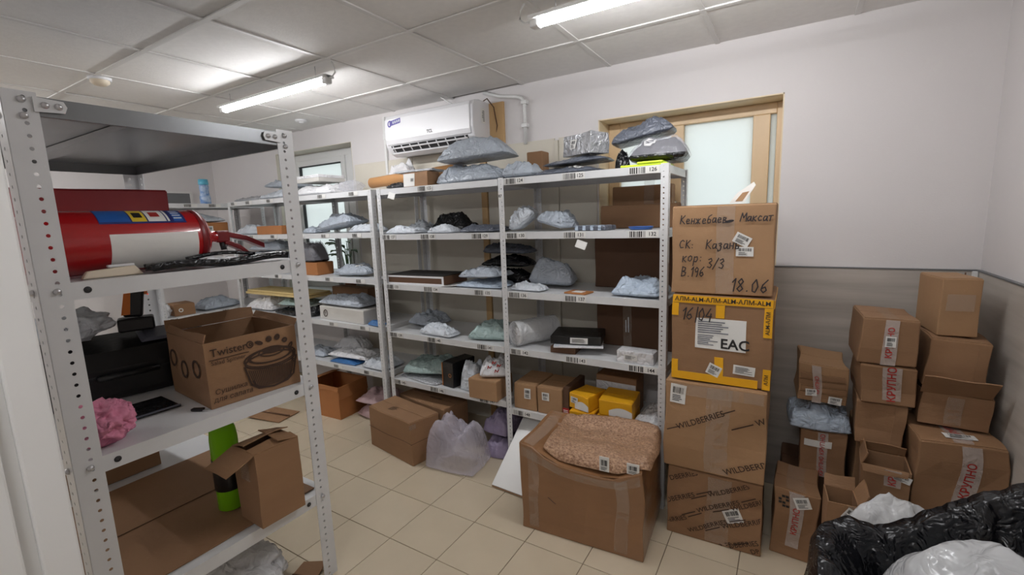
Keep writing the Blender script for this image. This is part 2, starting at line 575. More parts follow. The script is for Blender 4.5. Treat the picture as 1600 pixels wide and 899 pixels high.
# ---------------------------------------------------------------- soft parcels
def mailer(name, label, loc, size, rot=0, tilt=(0, 0), m='grey_poly', seed=0, group=None, crumple=1.0, sticker=None,
           cat='parcel', n=28, flap=True, full=0.5, droop=0.2, wrap=None, bend=None):
    w, d, h = size
    lift = max(0, math.sin(abs(R(tilt[1]))) * w * .40 + math.sin(abs(R(tilt[0]))) * d * .40 - droop * h * .4)
    e = thing(name, label, cat, (loc[0], loc[1], loc[2] + lift), rot, tilt, group)
    rn = random.Random(seed)
    ph = rn.uniform(0, 50)
    sk = rn.uniform(-.12, .12)
    hard = full < .45
    ku, kv = rn.uniform(.40, .62), rn.uniform(.40, .62)
    lop, lop2 = rn.uniform(-.25, .25), rn.uniform(-.2, .2)
    def prof(u, v):
        if hard:
            return max(0, 1 - abs(u) ** 3.4) ** full * max(0, 1 - abs(v) ** 3.4) ** full
        a, b = min(1, (1 - abs(u)) / ku), min(1, (1 - abs(v)) / kv)
        k = .10                                   # creased corners: soft minimum of the two slopes
        t = max(0, min(1, .5 + .5 * (b - a) / k))
        p = a * t + b * (1 - t) - k * t * (1 - t)
        return max(0, p) ** .72 * (1 + lop * u + lop2 * v)
    def xy(u, v):
        n1 = noise.noise(Vector((u * 1.5 + ph, v * 1.5, 3)))
        n2 = noise.noise(Vector((u * 1.5, v * 1.5 + ph, 9)))
        x = w / 2 * (u * (1 - 0.06 * v * v) + sk * v * 0.25 + 0.05 * n1)
        y = d / 2 * (v * (1 - 0.06 * u * u) + 0.06 * n2)
        return x, y
    N_ = [1, 1, 1, 0, 0]
    def top(u, v, off=0.0):
        x, y, z = raw(u, v)
        return ((x - N_[3]) * N_[0], (y - N_[4]) * N_[1], max(z * N_[2], 0.003) + off + (bend(u, v) if bend else 0))
    def raw(u, v):
        x, y = xy(u, v)
        p = prof(u, v)
        a = noise.noise(Vector((u * 1.3 + ph, v * 1.3 - ph, 1)))
        r = 1 - abs(noise.noise(Vector((u * 2.6 - ph, v * 2.2 + ph, 5))))
        r2 = 1 - abs(noise.noise(Vector((u * 5.5 + ph, v * 5.0 - ph, 2))))
        r3 = 1 - abs(noise.noise(Vector((u * 3.2 + v * 4.5 + ph, v * 1.2 - u * 1.5, 7))))
        z = h * (droop * (1 - p) + p * (0.80 + 0.30 * a)) + crumple * min(h, .10) * p ** .5 * (0.34 * (r - .75) + 0.20 * (r2 - .75) + 0.30 * (r3 - .75))
        return (x, y, max(z, 0.002))
    def bot(u, v):
        x, y, _ = top(u, v)
        p = prof(u, v)
        return (x, y, max(0.0, h * droop * (1 - min(1, p) ** .5) * N_[2] - .001) + (bend(u, v) if bend else 0))
    W_ = [raw(i / 14 - 1, j / 14 - 1) for i in range(29) for j in range(29)]
    ex_ = [(min(q[k] for q in W_), max(q[k] for q in W_)) for k in (0, 1)]
    N_[:] = [w / (ex_[0][1] - ex_[0][0]), d / (ex_[1][1] - ex_[1][0]), h / max(q[2] for q in W_), (ex_[0][0] + ex_[0][1]) / 2, (ex_[1][0] + ex_[1][1]) / 2]
    V1, F1 = gridfn(lambda a, b: top(a * 2 - 1, b * 2 - 1), n, n)
    V2, F2 = gridfn(lambda a, b: bot(a * 2 - 1, b * 2 - 1), n, n)
    k = len(V1)
    F = F1 + [tuple(i + k for i in q) for q in F2]
    c = n + 1
    rim = [i for i in range(c)] + [j * c + n for j in range(1, c)] + [n * c + i for i in range(n - 1, -1, -1)] + [j * c for j in range(n - 1, 0, -1)]
    for a, b in zip(rim, rim[1:] + rim[:1]):
        F.append((a, b, b + k, a + k))
    mk('bag', V1 + V2, F, m, e, smooth=True)
    if flap:
        s = rn.choice((-1, 1))
        vv, ff = gridfn(lambda a, b: top(s * (.62 + .30 * a), (b * 2 - 1) * .97, .0022), 4, 14)
        mk('closing_flap', vv, ff, m, e, smooth=True, solid=0.0015)
    if sticker:
        u0, v0, su, sv = sticker
        vv, ff = gridfn(lambda a, b: top(u0 + su * (a - .5), v0 + sv * (b - .5), .004), 5, 5)
        st = mk('sticker', vv, ff, 'sticker', e, smooth=True, solid=0.0006)
        g = merge_geo((bars_geo(su * .7, sv * .3, seed), (0, sv * .2)), (lines_geo(su * .7, sv * .4, 3, seed), (0, -sv * .2)))
        me = bpy.data.meshes.new('print')
        me.from_pydata([top(u0 + x, v0 + y, .0056) for x, y in g[0]], [], g[1])
        link('print', me, 'print_black', st)
    if wrap:
        vv, ff = gridfn(lambda a, b: tuple(q * 1.05 for q in top((a * 2 - 1), (b * 2 - 1), .006)), n, n)
        mk('clear_bag', vv, ff, wrap, e, smooth=True)
    return e

def lump(name, label, cat, loc, size, m, seed=0, rot=0, tilt=(0, 0), group=None, amp=0.25, freq=2.0, sub=4, part='bag', flat=True):
    """a crumpled closed lump (bag, cloth, wrap); size is the full extent"""
    e = thing(name, label, cat, loc, rot, tilt, group)
    bm = bmesh.new()
    bmesh.ops.create_icosphere(bm, subdivisions=sub, radius=1.0)
    o_ = Vector((seed * 3.7, seed * 1.3, 0))
    for v in bm.verts:
        p = v.co.copy()
        r = 1 + amp * (noise.noise(p * freq + o_) * 1.2 + (0.35 - abs(noise.noise(p * freq * 1.5 + o_ + nvec(p * freq) * .35))) * 1.5 + (0.3 - abs(noise.noise(p * freq * 3.1 + o_))) * .4)
        p = p * r
        z = p.z * size[2] / 2 + size[2] / 2
        v.co = (p.x * size[0] / 2, p.y * size[1] / 2, max(0.0, z) if flat else z)
    for k in range(3):
        a_, b_2 = min(v.co[k] for v in bm.verts), max(v.co[k] for v in bm.verts)
        for v in bm.verts:
            v.co[k] = (v.co[k] - (0 if k == 2 else (a_ + b_2) / 2)) * size[k] / (b_2 - (0 if k == 2 else a_))
    me = bpy.data.meshes.new(part)
    bm.to_mesh(me)
    bm.free()
    for p in me.polygons:
        p.use_smooth = True
    link(part, me, m, e)
    return e

# ================================================================ the room
XL, XR, YB, YN, ZC = -5.70, 0.73, 2.82, -1.50, 2.441
ZP = 1.25                                   # top of the laminate panelling
# floor: slab of grout, tiles proud of it
floor = struct(box('floor', XL - .1, XR + .1, YN - .1, YB + .4, -0.10, -0.004, 'grout'))
S_T, TX, TY = 0.3016, -1.6404, 1.7217
V, F = [], []
bx(V, F, -S_T / 2 + .0016, S_T / 2 - .0016, -S_T / 2 + .0016, S_T / 2 - .0016, -0.006, 0.0)
tile_me = None
rest = []
for i in range(-14, 9):
    for j in range(-11, 5):
        x, y = TX + (i + .5) * S_T, TY + (j + .5) * S_T
        if x < XL - .1 or x > XR + .1 or y < YN or y > YB + .1:
            continue
        if -4.3 < x and y > 0.5:
            if tile_me is None:
                o = mk('floor_tile', V, F, 'floor_tile', floor, (x, y, 0), bevel=0.001)
                tile_me = o.data
            else:
                o = link('floor_tile', tile_me, None, floor, (x, y, 0))
                s = o.modifiers.new('bevel', 'BEVEL'); s.width = 0.001; s.segments = 1
        else:
            rest.append((x - S_T / 2 + .0016, x + S_T / 2 - .0016, y - S_T / 2 + .0016, y + S_T / 2 - .0016, -.006, 0))
o = boxes('far_floor_tiles', rest, 'floor_tile', floor)
o['kind'] = 'stuff'

# ceiling: slab above, T-bars and lay-in panels
ceiling = struct(box('ceiling', XL - .1, XR + .1, YN - .1, YB + .4, ZC + .10, ZC + .2, 'plenum'))
CX, CY, CS = -2.187, 1.131, 0.60
V, F = [], []
bx(V, F, -.297, .297, -.297, .297, 0, 0.014)
cme = None
rn = random.Random(5)
for i in range(-7, 6):
    for j in range(-6, 4):
        x, y = CX + (i + .5) * CS, CY + (j + .5) * CS
        x0, x1 = max(x - .297, XL), min(x + .297, XR)
        y0, y1 = max(y - .297, YN), min(y + .297, YB)
        if x1 - x0 < .03 or y1 - y0 < .03:
            continue
        dz, tx, ty = rn.uniform(0, .002), rn.uniform(-.25, .25), rn.uniform(-.25, .25)
        if x1 - x0 > .59 and y1 - y0 > .59:
            if cme is None:
                o = mk('ceiling_panel', V, F, 'ceiling_tile', ceiling, (x, y, ZC + .003 + dz), (R(tx), R(ty), 0))
                cme = o.data
            else:
                o = link('ceiling_panel', cme, None, ceiling, (x, y, ZC + .003 + dz), (R(tx), R(ty), 0))
        else:
            yy1 = y1
            if abs(x - (CX + 0.5 * CS)) < .1 and y1 > 2.7:
                yy1 = y1 - .035                        # the open slot above the conduit
            box('ceiling_panel', x0, x1, y0, yy1, ZC + .003, ZC + .017, 'ceiling_tile', ceiling)
for i in range(-7, 7):
    x = CX + i * CS
    if XL < x < XR:
        box('ceiling_bar', x - .012, x + .012, YN, YB, ZC - .002, ZC + .004, 'ceiling_bar', ceiling)
for j in range(-6, 5):
    y = CY + j * CS
    if YN < y < YB:
        box('ceiling_bar', XL, XR, y - .012, y + .012, ZC - .003, ZC + .003, 'ceiling_bar', ceiling)

# back wall with two window openings
W1 = (-1.06, -0.065, 0.95, 2.14)
W2 = (-4.46, -3.33, 0.90, 2.27)
T_ = 0.34
wb = []
zt = ZC + .1
for a, b in ((XL - .1, W2[0]), (W2[1], W1[0]), (W1[1], XR + .1)):
    wb.append((a, b, YB, YB + T_, -.1, zt))
for W_ in (W1, W2):
    wb.append((W_[0], W_[1], YB, YB + T_, -.1, W_[2]))
    wb.append((W_[0], W_[1], YB, YB + T_, W_[3], zt))
wall_back = struct(boxes('wall_back', wb, 'wall_paint'))
struct(box('wall_right', XR, XR + .12, YN - .1, YB + .34, -.1, zt, 'wall_paint'))
wall_right = bpy.data.objects['wall_right']
wall_left = struct(box('wall_left', XL - .12, XL, YN - .1, YB + .34, -.1, zt, 'wall_paint'))
struct(box('wall_near', XL - .1, XR + .1, YN - .12, YN, -.1, zt, 'wall_paint'))
# pillar with door boards close to the photographer
part = struct(boxes('wall_pillar', [(-1.62, -1.245, .11, .245, 0, zt)], 'wall_paint'))
box('jamb_board', -1.247, -1.222, .196, .252, 0, ZC, 'pvc_white', part, bevel=.004)
box('jamb_strip', -1.247, -1.236, .172, .198, 0, ZC, 'pvc_white', part, bevel=.003)
box('jamb_board', -1.247, -1.222, .10, .174, 0, ZC, 'pvc_white', part, bevel=.004)

# cream boards and tan board on the back wall, laminate panels in the corner
for a, b in ((-3.30, -2.62), (-2.615, -1.955), (-1.90, -1.36), (-1.33, -1.07)):
    box('wall_board', a, b, YB - .012, YB + .001, 0.0, 2.065, 'wall_cream', wall_back, bevel=.002)
box('batten', -1.955, -1.905, YB - .022, YB + .001, 0, 2.05, 'board_tan', wall_back, bevel=.002)
box('batten', -1.358, -1.333, YB - .020, YB + .001, 0, 2.05, 'wall_cream', wall_back, bevel=.002)
box('tan_board', -1.975, -1.742, YB - .018, YB + .001, 2.07, 2.355, 'board_tan', wall_back, bevel=.002)
box('laminate_panel', -0.50, XR, YB - .012, YB + .001, 0.0, ZP, 'laminate', wall_back, bevel=.001)
box('laminate_panel', XR - .012, XR + .001, YN, YB - .012, 0.0, ZP, 'laminate', wall_right, bevel=.001)
o = box('trim_1', XR - .032, XR - .013, YB - .030, YB - .013, 0.0, ZP, 'pvc_white', bevel=.003)
struct(o)
struct(box('trim_2', -0.50, XR - .004, YB - .016, YB, ZP, ZP + .006, 'rack_dark'))
struct(box('trim_3', XR - .016, XR, YN, YB - .017, ZP, ZP + .006, 'rack_dark'))
# grey board on the left wall
lb = thing('notice_board', 'grey board in a pale frame on the far left wall', 'board', (XL + .002, 2.08, 1.62))
box('board', 0, .012, -.47, .47, .02, .33, 'rack_dark', lb)
for a in ((-.49, -.465, 0, .35), (.465, .49, 0, .35), (-.465, .465, 0, .022), (-.465, .465, .328, .35)):
    box('frame', 0, .02, a[0], a[1], a[2], a[3], 'ceiling_bar', lb)

# window 1: tan timber window in a deep reveal
def lining(parent, W_, m, t=.006, sill=True):
    x0, x1, z0, z1 = W_
    box('reveal', x0, x0 + t, YB - .001, YB + .25, z0, z1, m, parent)
    box('reveal', x1 - t, x1, YB - .001, YB + .25, z0, z1, m, parent)
    box('reveal', x0, x1, YB - .001, YB + .25, z1 - t, z1, m, parent)
    box('window_sill', x0, x1, YB - .002, YB + .25, z0 - .01, z0 + .02, 'pvc_white', parent)
win1 = thing('window_1', 'timber window with frosted panes above the right rack', 'window')
del win1['category'], win1['label']
struct(win1)
lining(win1, W1, 'reveal_tan')
ya, yb2 = YB + .17, YB + .24
def frame(parent, rects, m, y0, y1, name='window_frame'):
    for r_ in rects:
        box(name, r_[0], r_[1], y0, y1, r_[2], r_[3], m, parent, bevel=.004)
frame(win1, ((-1.054, -.98, .97, 2.134), (-.10, -.071, .97, 2.134), (-.98, -.10, 2.075, 2.134), (-.98, -.10, .97, 1.04),
             (-.66, -.585, 1.04, 2.075), (-.215, -.13, 1.04, 2.075)), 'wood_frame', ya, yb2)
for a, b in ((-.98, -.66), (-.585, -.215), (-.13, -.10)):
    box('pane', a, b, ya + .03, ya + .038, 1.04, 2.075, 'frosted_pane', win1)
tube('window_handle', [(-.625, ya - .002, 1.62), (-.625, ya - .03, 1.62), (-.625, ya - .035, 1.60), (-.625, ya - .035, 1.50)], .008, 'bolt', win1)

# window 2: white plastic window behind the far rack
win2 = thing('window_2', 'x', 'window')
del win2['category'], win2['label']
struct(win2)
lining(win2, W2, 'wall_cream')
x0, x1, z0, z1 = W2
mid = -3.60
frame(win2, ((x0 + .006, x0 + .07, .92, z1 - .006), (x1 - .07, x1 - .006, .92, z1 - .006), (x0 + .07, x1 - .07, z1 - .07, z1 - .006),
             (x0 + .07, x1 - .07, .92, .98), (mid - .03, mid + .03, .98, z1 - .07)), 'pvc_white', ya, yb2)
for a, b in ((x0 + .07, mid - .03), (mid + .03, x1 - .07)):
    frame(win2, ((a, a + .055, .98, z1 - .07), (b - .055, b, .98, z1 - .07), (a + .055, b - .055, z1 - .125, z1 - .07), (a + .055, b - .055, .98, 1.035)), 'pvc_white', ya - .015, yb2 - .02, 'sash')
    frame(win2, ((a + .052, a + .066, 1.035, z1 - .125), (b - .066, b - .052, 1.035, z1 - .125), (a + .066, b - .066, z1 - .135, z1 - .122)), 'gasket', ya - .008, ya + .02, 'gasket')
    box('pane', a + .055, b - .055, ya + .025, ya + .033, 1.035, z1 - .125, 'frosted_pane', win2)

# ---------------------------------------------------------------- ceiling lights and fittings
def tube_lamp(label, x0, x1, y, watts):
    t = thing('tube_light', label, 'lamp', ((x0 + x1) / 2, y, ZC - .092), group='linear ceiling lights')
    h = (x1 - x0) / 2
    box('housing', -h, h, -.036, .036, .011, .026, 'pvc_white', t, bevel=.004)
    n = 12
    V, F = [], []
    for s in (-1, 1):
        for k in range(n + 1):
            a = PI + PI * k / n
            V.append((s * (h - .04), .020 * math.cos(a), .004 + .022 * math.sin(a)))
    for k in range(n):
        F.append((k, k + 1, n + 2 + k, n + 1 + k))
    mk('diffuser', V, F, 'lamp_diffuser', t, smooth=True)
    for s in (-1, 1):
        box('end_cap', min(s * (h - .04), s * h), max(s * (h - .04), s * h), -.021, .021, -.018, .031, 'pvc_white', t, bevel=.006)
        tube('hanger', [(s * h * .8, 0, .03), (s * h * .8, 0, .091)], .002, 'bolt', t, 6)
    sx = 1 if x0 < -2 else -1
    tube('cable', [(sx * h, 0, .01), (sx * (h + .03), 0, .012), (sx * (h + .055), .0, .03), (sx * (h + .05), .0, .065), (sx * (h + .03), 0, .092)], .004, 'pvc_white', t)
tube_lamp('lit linear ceiling lamp nearest the air conditioner', -3.345, -2.225, 1.77, TUBE_WATTS)
tube_lamp('lit linear ceiling lamp cut by the top edge of the picture', -.965, .155, 1.80, TUBE_WATTS)
tube_lamp('lit linear ceiling lamp behind the photographer', -1.0, .12, -.60, TUBE_WATTS)
tube_lamp('lit linear ceiling lamp left of the photographer beyond the pillar', -4.4, -3.28, -.60, TUBE_WATTS)
tube_lamp('lit linear ceiling lamp at the far left beyond the near rack', -5.45, -4.33, .55, TUBE_WATTS)

t = thing('smoke_detector', 'round white smoke detector on the ceiling above the near rack', 'detector', (-3.45, 1.16, ZC))
lathe('base', [(0.001, 0), (.055, 0), (.055, -.012), (.048, -.016)], 'white_plastic', t)
lathe('dome', [(.046, -.014), (.044, -.03), (.028, -.042), (.001, -.044)], 'beige_plastic', t)
t = thing('sprinkler_rose', 'small white round ceiling fitting near the back wall', 'fitting', (-3.60, 2.54, ZC))
lathe('base', [(0.001, 0), (.05, 0), (.045, -.014), (.001, -.016)], 'white_plastic', t)
lathe('centre', [(.02, -.012), (.018, -.024), (.001, -.026)], 'white_plastic', t)

t = thing('conduit_pipe', 'white conduit pipe running down from the ceiling beside the tan board', 'pipe', (-1.57, YB - .022, 2.05))
tube('pipe', [(-.33, .01, .385), (-.20, .005, .34), (-.06, 0, .315), (-.02, 0, .30), (0, 0, .265), (0, 0, .0)], .012, 'pvc_white', t, 10)
for z in (.12, .27):
    box('clip', -.022, .022, -.017, .021, z - .012, z + .012, 'pvc_white', t, bevel=.003)
t = thing('cable_trunking', 'thin white cable trunking on the wall left of the air conditioner', 'trunking', (-2.90, YB - .02, 1.95))
box('duct', -.012, .012, 0, .019, 0, .46, 'pvc_white', t, bevel=.002)
box('joint', -.015, .015, -.003, .019, .28, .33, 'pvc_white', t, bevel=.002)

# air conditioner
ac = thing('air_conditioner', 'white split air conditioner on the back wall above the racks', 'air conditioner', (-2.275, YB, 2.06))
prof = [(0, .02), (0, .30), (-.12, .305), (-.19, .295), (-.215, .26), (-.218, .12), (-.205, .06), (-.17, .02), (-.12, 0), (-.03, .005)]
def extr(name, prof, x0, x1, m, parent, bevel=0):
    n = len(prof)
    V = [(x0, p[0], p[1]) for p in prof] + [(x1, p[0], p[1]) for p in prof]
    F = [(i, (i + 1) % n, n + (i + 1) % n, n + i) for i in range(n)] + [tuple(range(n)), tuple(range(2 * n - 1, n - 1, -1))]
    return mk(name, V, F, m, parent, bevel=bevel)
extr('body', prof, -.415, .415, 'white_plastic', ac, bevel=.008)
extr('front_panel', [(-.219, .075), (-.226, .11), (-.226, .26), (-.215, .285), (-.205, .285), (-.205, .075)], -.395, .395, 'white_plastic', ac, bevel=.006)
ve = extr('vent', [(-.2135, .066), (-.181, .026), (-.176, .030), (-.208, .070)], -.36, .36, 'gasket', ac)
for k in range(9):
    x = -.34 + k * .085
    extr('louvre', [(-.2175, .064), (-.184, .023), (-.180, .026), (-.2135, .067)], x - .004, x + .004, 'white_plastic', ac)
extr('louvre', [(-.2165, .052), (-.2105, .044), (-.206, .047), (-.212, .055)], -.36, .36, 'white_plastic', ac)
extr('flap', [(-.185, .022), (-.15, .000), (-.148, -.010), (-.192, .012)], -.37, .37, 'white_plastic', ac, bevel=.002)
def flat(name, g, o, ux, uy, m, parent):
    ux, uy, o = Vector(ux), Vector(uy), Vector(o)
    me = bpy.data.meshes.new(name)
    me.from_pydata([tuple(o + ux * x + uy * y) for x, y in g[0]], [], g[1])
    return link(name, me, m, parent)
def rect_geo(w, h):
    return [(-w / 2, -h / 2), (w / 2, -h / 2), (w / 2, h / 2), (-w / 2, h / 2)], [(0, 1, 2, 3)]
def ell_geo(a, b, a2=0, b2=0, n=28):
    V, F = [], []
    for k in range(n):
        t = 2 * PI * k / n
        V += [(a * math.cos(t), b * math.sin(t)), (a2 * math.cos(t), b2 * math.sin(t))]
    for k in range(n):
        j = (k + 1) % n
        F.append((2 * k, 2 * j, 2 * j + 1, 2 * k + 1))
    return V, F
st = flat('logo_sticker', rect_geo(.11, .035), (-.29, -.2275, .235), (1, 0, .12), (0, 0, 1), 'purple', ac)
flat('logo_ring', ell_geo(.022, .024, .013, .015), (-.345, -.2282, .227), (1, 0, .12), (0, 0, 1), 'purple', ac)
flat('print', merge_geo(*[(rect_geo(.013, .018), (-.018 + k * .02, 0)) for k in range(4)]), (-.29, -.2283, .235), (1, 0, .12), (0, 0, 1), 'light_poly', st)
flat('brand_lettering', text_geo('TCL', .03, 0, .02), (.04, -.2275, .13), (1, 0, 0), (0, 0, 1), 'print_black', ac)
es = flat('energy_label', rect_geo(.05, .10), (.4175, -.10, .20), (0, -1, 0), (0, 0, 1), 'paper', ac)
flat('print', merge_geo((lines_geo(.035, .075, 7, 3), (0, 0))), (.4182, -.10, .20), (0, -1, 0), (0, 0, 1), 'print_black', es)
tube('cable', [(.38, -.06, .30), (.43, -.06, .32), (.47, -.04, .26), (.48, -.02, .14), (.46, -.01, .06), (.42, -.02, .03)], .004, 'card_dark', ac)
tube('cable', [(.16, -.03, .305), (.10, -.06, .345), (.04, -.08, .385)], .005, 'pvc_white', ac)

# potted plant on the sill behind the far rack
pl = thing('potted_plant', 'leafy potted plant on the sill of the white window', 'plant', (-3.62, YB + .075, W2[2] + .023))
lathe('pot', [(.001, 0), (.06, 0), (.075, .12), (.068, .12), (.06, .10), (.001, .10)], 'terracotta', pl)
rn = random.Random(3)
for k in range(14):
    a = rn.uniform(0, 2 * PI)
    l = rn.uniform(.22, .36)
    hz = rn.uniform(.04, .16)
    p0, p1 = Vector((0, 0, .10)), Vector((math.cos(a) * hz, math.sin(a) * hz * .15 - .03, .10 + l))
    tube('stem', [p0, p0.lerp(p1, .5) + Vector((math.cos(a) * .02, 0, .02)), p1], .004, 'leaf', pl, 5)
    d = Vector((math.cos(a), -abs(math.sin(a)) * .3, .35)).normalized()
    s = d.cross(Vector((0, 0, 1))).normalized()
    L = rn.uniform(.09, .13)
    def lf(u, v, p1=p1, d=d, s=s, L=L):
        wv = math.sin(PI * min(.98, u + .02)) * .026
        return tuple(p1 + d * (u * L) + s * (v * 2 - 1) * wv + Vector((0, 0, -.05 * u * u + .012 * abs(v * 2 - 1))))
    vv, ff = gridfn(lf, 8, 4)
    mk('leaf', vv, ff, 'leaf', pl, smooth=True, solid=.001)

# ---------------------------------------------------------------- racks
def post_mesh(name, height, fl, pitch, hole, ridge=0.0):
    V, F = [], []
    def flange(fn):
        n = max(1, int(height / pitch))
        dz = height / n
        cols = [(0, fl * .38), (fl * .38, fl * .82), (fl * .82, fl)]
        for k in range(n):
            z0, z1 = k * dz, (k + 1) * dz
            for ci, (a, b) in enumerate(cols):
                if ci != 1:
                    m = len(V)
                    V.extend((fn(a, z0), fn(b, z0), fn(b, (z0 + z1) / 2), fn(b, z1), fn(a, z1), fn(a, (z0 + z1) / 2)))
                    F.append((m, m + 1, m + 2, m + 3, m + 4, m + 5))
                    continue
                c, zc = (a + b) / 2, (z0 + z1) / 2
                out = [(b, zc), (b, z1), (c, z1), (a, z1), (a, zc), (a, z0), (c, z0), (b, z0)]
                inn = [(c + hole / 2 * math.cos(PI / 4 * i), zc + hole / 2 * math.sin(PI / 4 * i)) for i in range(8)]
                m = len(V)
                V.extend(fn(*p) for p in out)
                V.extend(fn(*p) for p in inn)
                for i in range(8):
                    j = (i + 1) % 8
                    F.append((m + i, m + j, m + 8 + j, m + 8 + i))
    flange(lambda u, z: (u, -ridge * max(0, 1 - abs(u / fl - .15) / .15), z))
    flange(lambda u, z: (-ridge * max(0, 1 - abs(u / fl - .15) / .15), u, z))
    me = bpy.data.meshes.new(name)
    me.from_pydata(V, [], F)
    bm = bmesh.new()
    bm.from_mesh(me)
    bmesh.ops.remove_doubles(bm, verts=bm.verts, dist=1e-5)
    bm.to_mesh(me)
    bm.free()
    me.materials.append(MATS['rack_paint'])
    return me

def add_post(parent, me, loc, rot, th=.002):
    o = link('post', me, None, parent, loc, (0, 0, R(rot)))
    s = o.modifiers.new('thickness', 'SOLIDIFY')
    s.thickness = th
    s.offset = 0
    return o

def shelf(parent, x0, x1, D, z, lip=.038, rib=False, dz=0.0, m='rack_paint'):
    V, F = [], []
    g = .0025
    x0, x1, y0, y1 = x0 + g, x1 - g, g, D - g
    P = lambda x, y, q: (x, y, q + dz * (x - x0) / (x1 - x0))
    n = [(x0, y0), (x1, y0), (x1, y1), (x0, y1)]
    V += [P(x, y, z) for x, y in n]
    V += [P(x, y, z - lip) for x, y in n]
    i_ = .012
    V += [P(x0 + i_, y0 + i_, z - lip), P(x1 - i_, y0 + i_, z - lip), P(x1 - i_, y1 - i_, z - lip), P(x0 + i_, y1 - i_, z - lip)]
    F += [(0, 1, 2, 3)]
    for k in range(4):
        j = (k + 1) % 4
        F += [(k, j, 4 + j, 4 + k), (4 + k, 4 + j, 8 + j, 8 + k)]
    o = mk('shelf', V, F, m, parent, solid=.0016)
    if rib:
        for xr in (x0 + (x1 - x0) * .45,):
            extr_y = [(-.045, 0), (-.032, -.014), (.032, -.014), (.045, 0)]
            V = [(xr + a, y, z - .002 + b) for y in (y0 + .004, y1 - .004) for a, b in extr_y]
            mk('stiffener', V, [(0, 1, 5, 4), (1, 2, 6, 5), (2, 3, 7, 6)], m, o, solid=.0016)
    return o

def shelf_label(parent, x, z, num=None, w=.075, h=.028, seed=0, bar=True):
    """barcode strip stuck on the shelf lip, number plate to its right"""
    o = mk('shelf_label', [(x, -.0005, z - h), (x + w, -.0005, z - h), (x + w, -.0005, z), (x, -.0005, z)], [(0, 1, 2, 3)], 'sticker', parent, solid=.0008)
    gs = [('barcode', bars_geo(w * .52, h * .86, seed, 12), w * .30)]
    if num:
        gs.append(('number', text_geo(num, h * .78, 0, .014), w * .79))
    for nm, (V, F), dx in gs:
        me = bpy.data.meshes.new(nm)
        me.from_pydata([(x + dx + a, -.0016, z - h / 2 + b) for a, b in V], [], F)
        link(nm, me, 'print_black', o)
    return o

small_post = post_mesh('rack_post', 1.79, .036, .025, .008)
def rack(label, xs, D, levels, loc, rot, height=1.79, tilt_last=0.0):
    t = thing('shelving_rack', label, 'rack', loc, rot, group='grey slotted angle racks')
    for k, x in enumerate(xs):
        last = k == len(xs) - 1
        add_post(t, small_post, (x, 0, 0), 90 if last else 0)
        add_post(t, small_post, (x, D, 0), 180 if last else 270)
    for k in range(len(xs) - 1):
        for z in levels:
            shelf(t, xs[k] + .002, xs[k + 1] - .002, D, z - (tilt_last if z == levels[-1] and k == 1 else 0))
    return t

LV = (1.785, 1.475, 1.125, .775, .42)
Z5R = .385                                  # the bottom shelf of the right bay hangs lower
DM = .47
main = rack('grey metal rack with numbered shelves in the middle of the back wall', (0, 1.009, 1.972), DM, LV, (-2.484, 2.285, 0), 0, tilt_last=LV[-1] - Z5R)
nums = {0: ('121', '122', '123', '124', '125', '126'), 1: ('127', '128', '129', '130', '131', '132'), 2: ('133', '134', '135', '136', '137', '138'),
        3: ('139', '140', '141', '142', '143', '144'), 4: ('145', '146', '147', '148', '149', '150')}
xsl = (.045, .40, .82, 1.075, 1.44, 1.80)
for li, z in enumerate(LV):
    for k, x in enumerate(xsl):
        big = .15 if k == 5 else .128
        if (li, k) in ((0, 0), (0, 2), (2, 5)):
            continue
        shelf_label(main, x - .02, (Z5R if li == 4 and k > 2 else z) - .002, nums[li][k], big, .034, seed=li * 7 + k)
o = mk('post_label', [(1.010, -.0025, 1.665), (1.036, -.0025, 1.665), (1.036, -.0025, 1.705), (1.010, -.0025, 1.705)], [(0, 1, 2, 3)], 'sticker', main, solid=.0008)
g = text_geo('87', .022, 0, .02)
me = bpy.data.meshes.new('print'); me.from_pydata([(1.023 + a, -.0036, 1.686 + b) for a, b in g[0]], [], g[1]); link('print', me, 'print_black', o)
# hanging tags
for (x, z, r_) in ((1.53, 1.405, 18), (.16, 1.735, 14)):
    c_, s_ = math.cos(R(r_)), math.sin(R(r_))
    pts = [(-.03, -.02), (.03, -.02), (.03, .02), (-.03, .02)]
    mk('hanging_tag', [(x + a * c_ + b * s_, -.012 - .01 * (b < 0), z - a * s_ + b * c_) for a, b in pts], [(0, 1, 2, 3)], 'sticker', main, solid=.001)

LV3 = (1.79, 1.49, 1.15, .79, .44)
far = rack('grey metal rack in front of the white window', (0, .90, 1.895), DM, LV3, (-4.435, 2.285, 0), 0)
for li, z in enumerate(LV3):
    for k, x in enumerate((.06, .30, .62, .98, 1.30, 1.66)):
        shelf_label(far, x, z - .004, None, .10, .028, seed=40 + li * 7 + k)
side = rack('grey metal rack along the far left wall behind the fire extinguisher', (0, 1.0), .50, (1.785, 1.47, 1.13, .80, .44), (-4.56, 1.70, 0), 90)
for li, z in enumerate((1.785, 1.47, 1.13, .80, .44)):
    for k, x in enumerate((.05, .28, .48, .70)):
        shelf_label(side, x, z - .004, None, .11, .028, seed=80 + li * 7 + k)

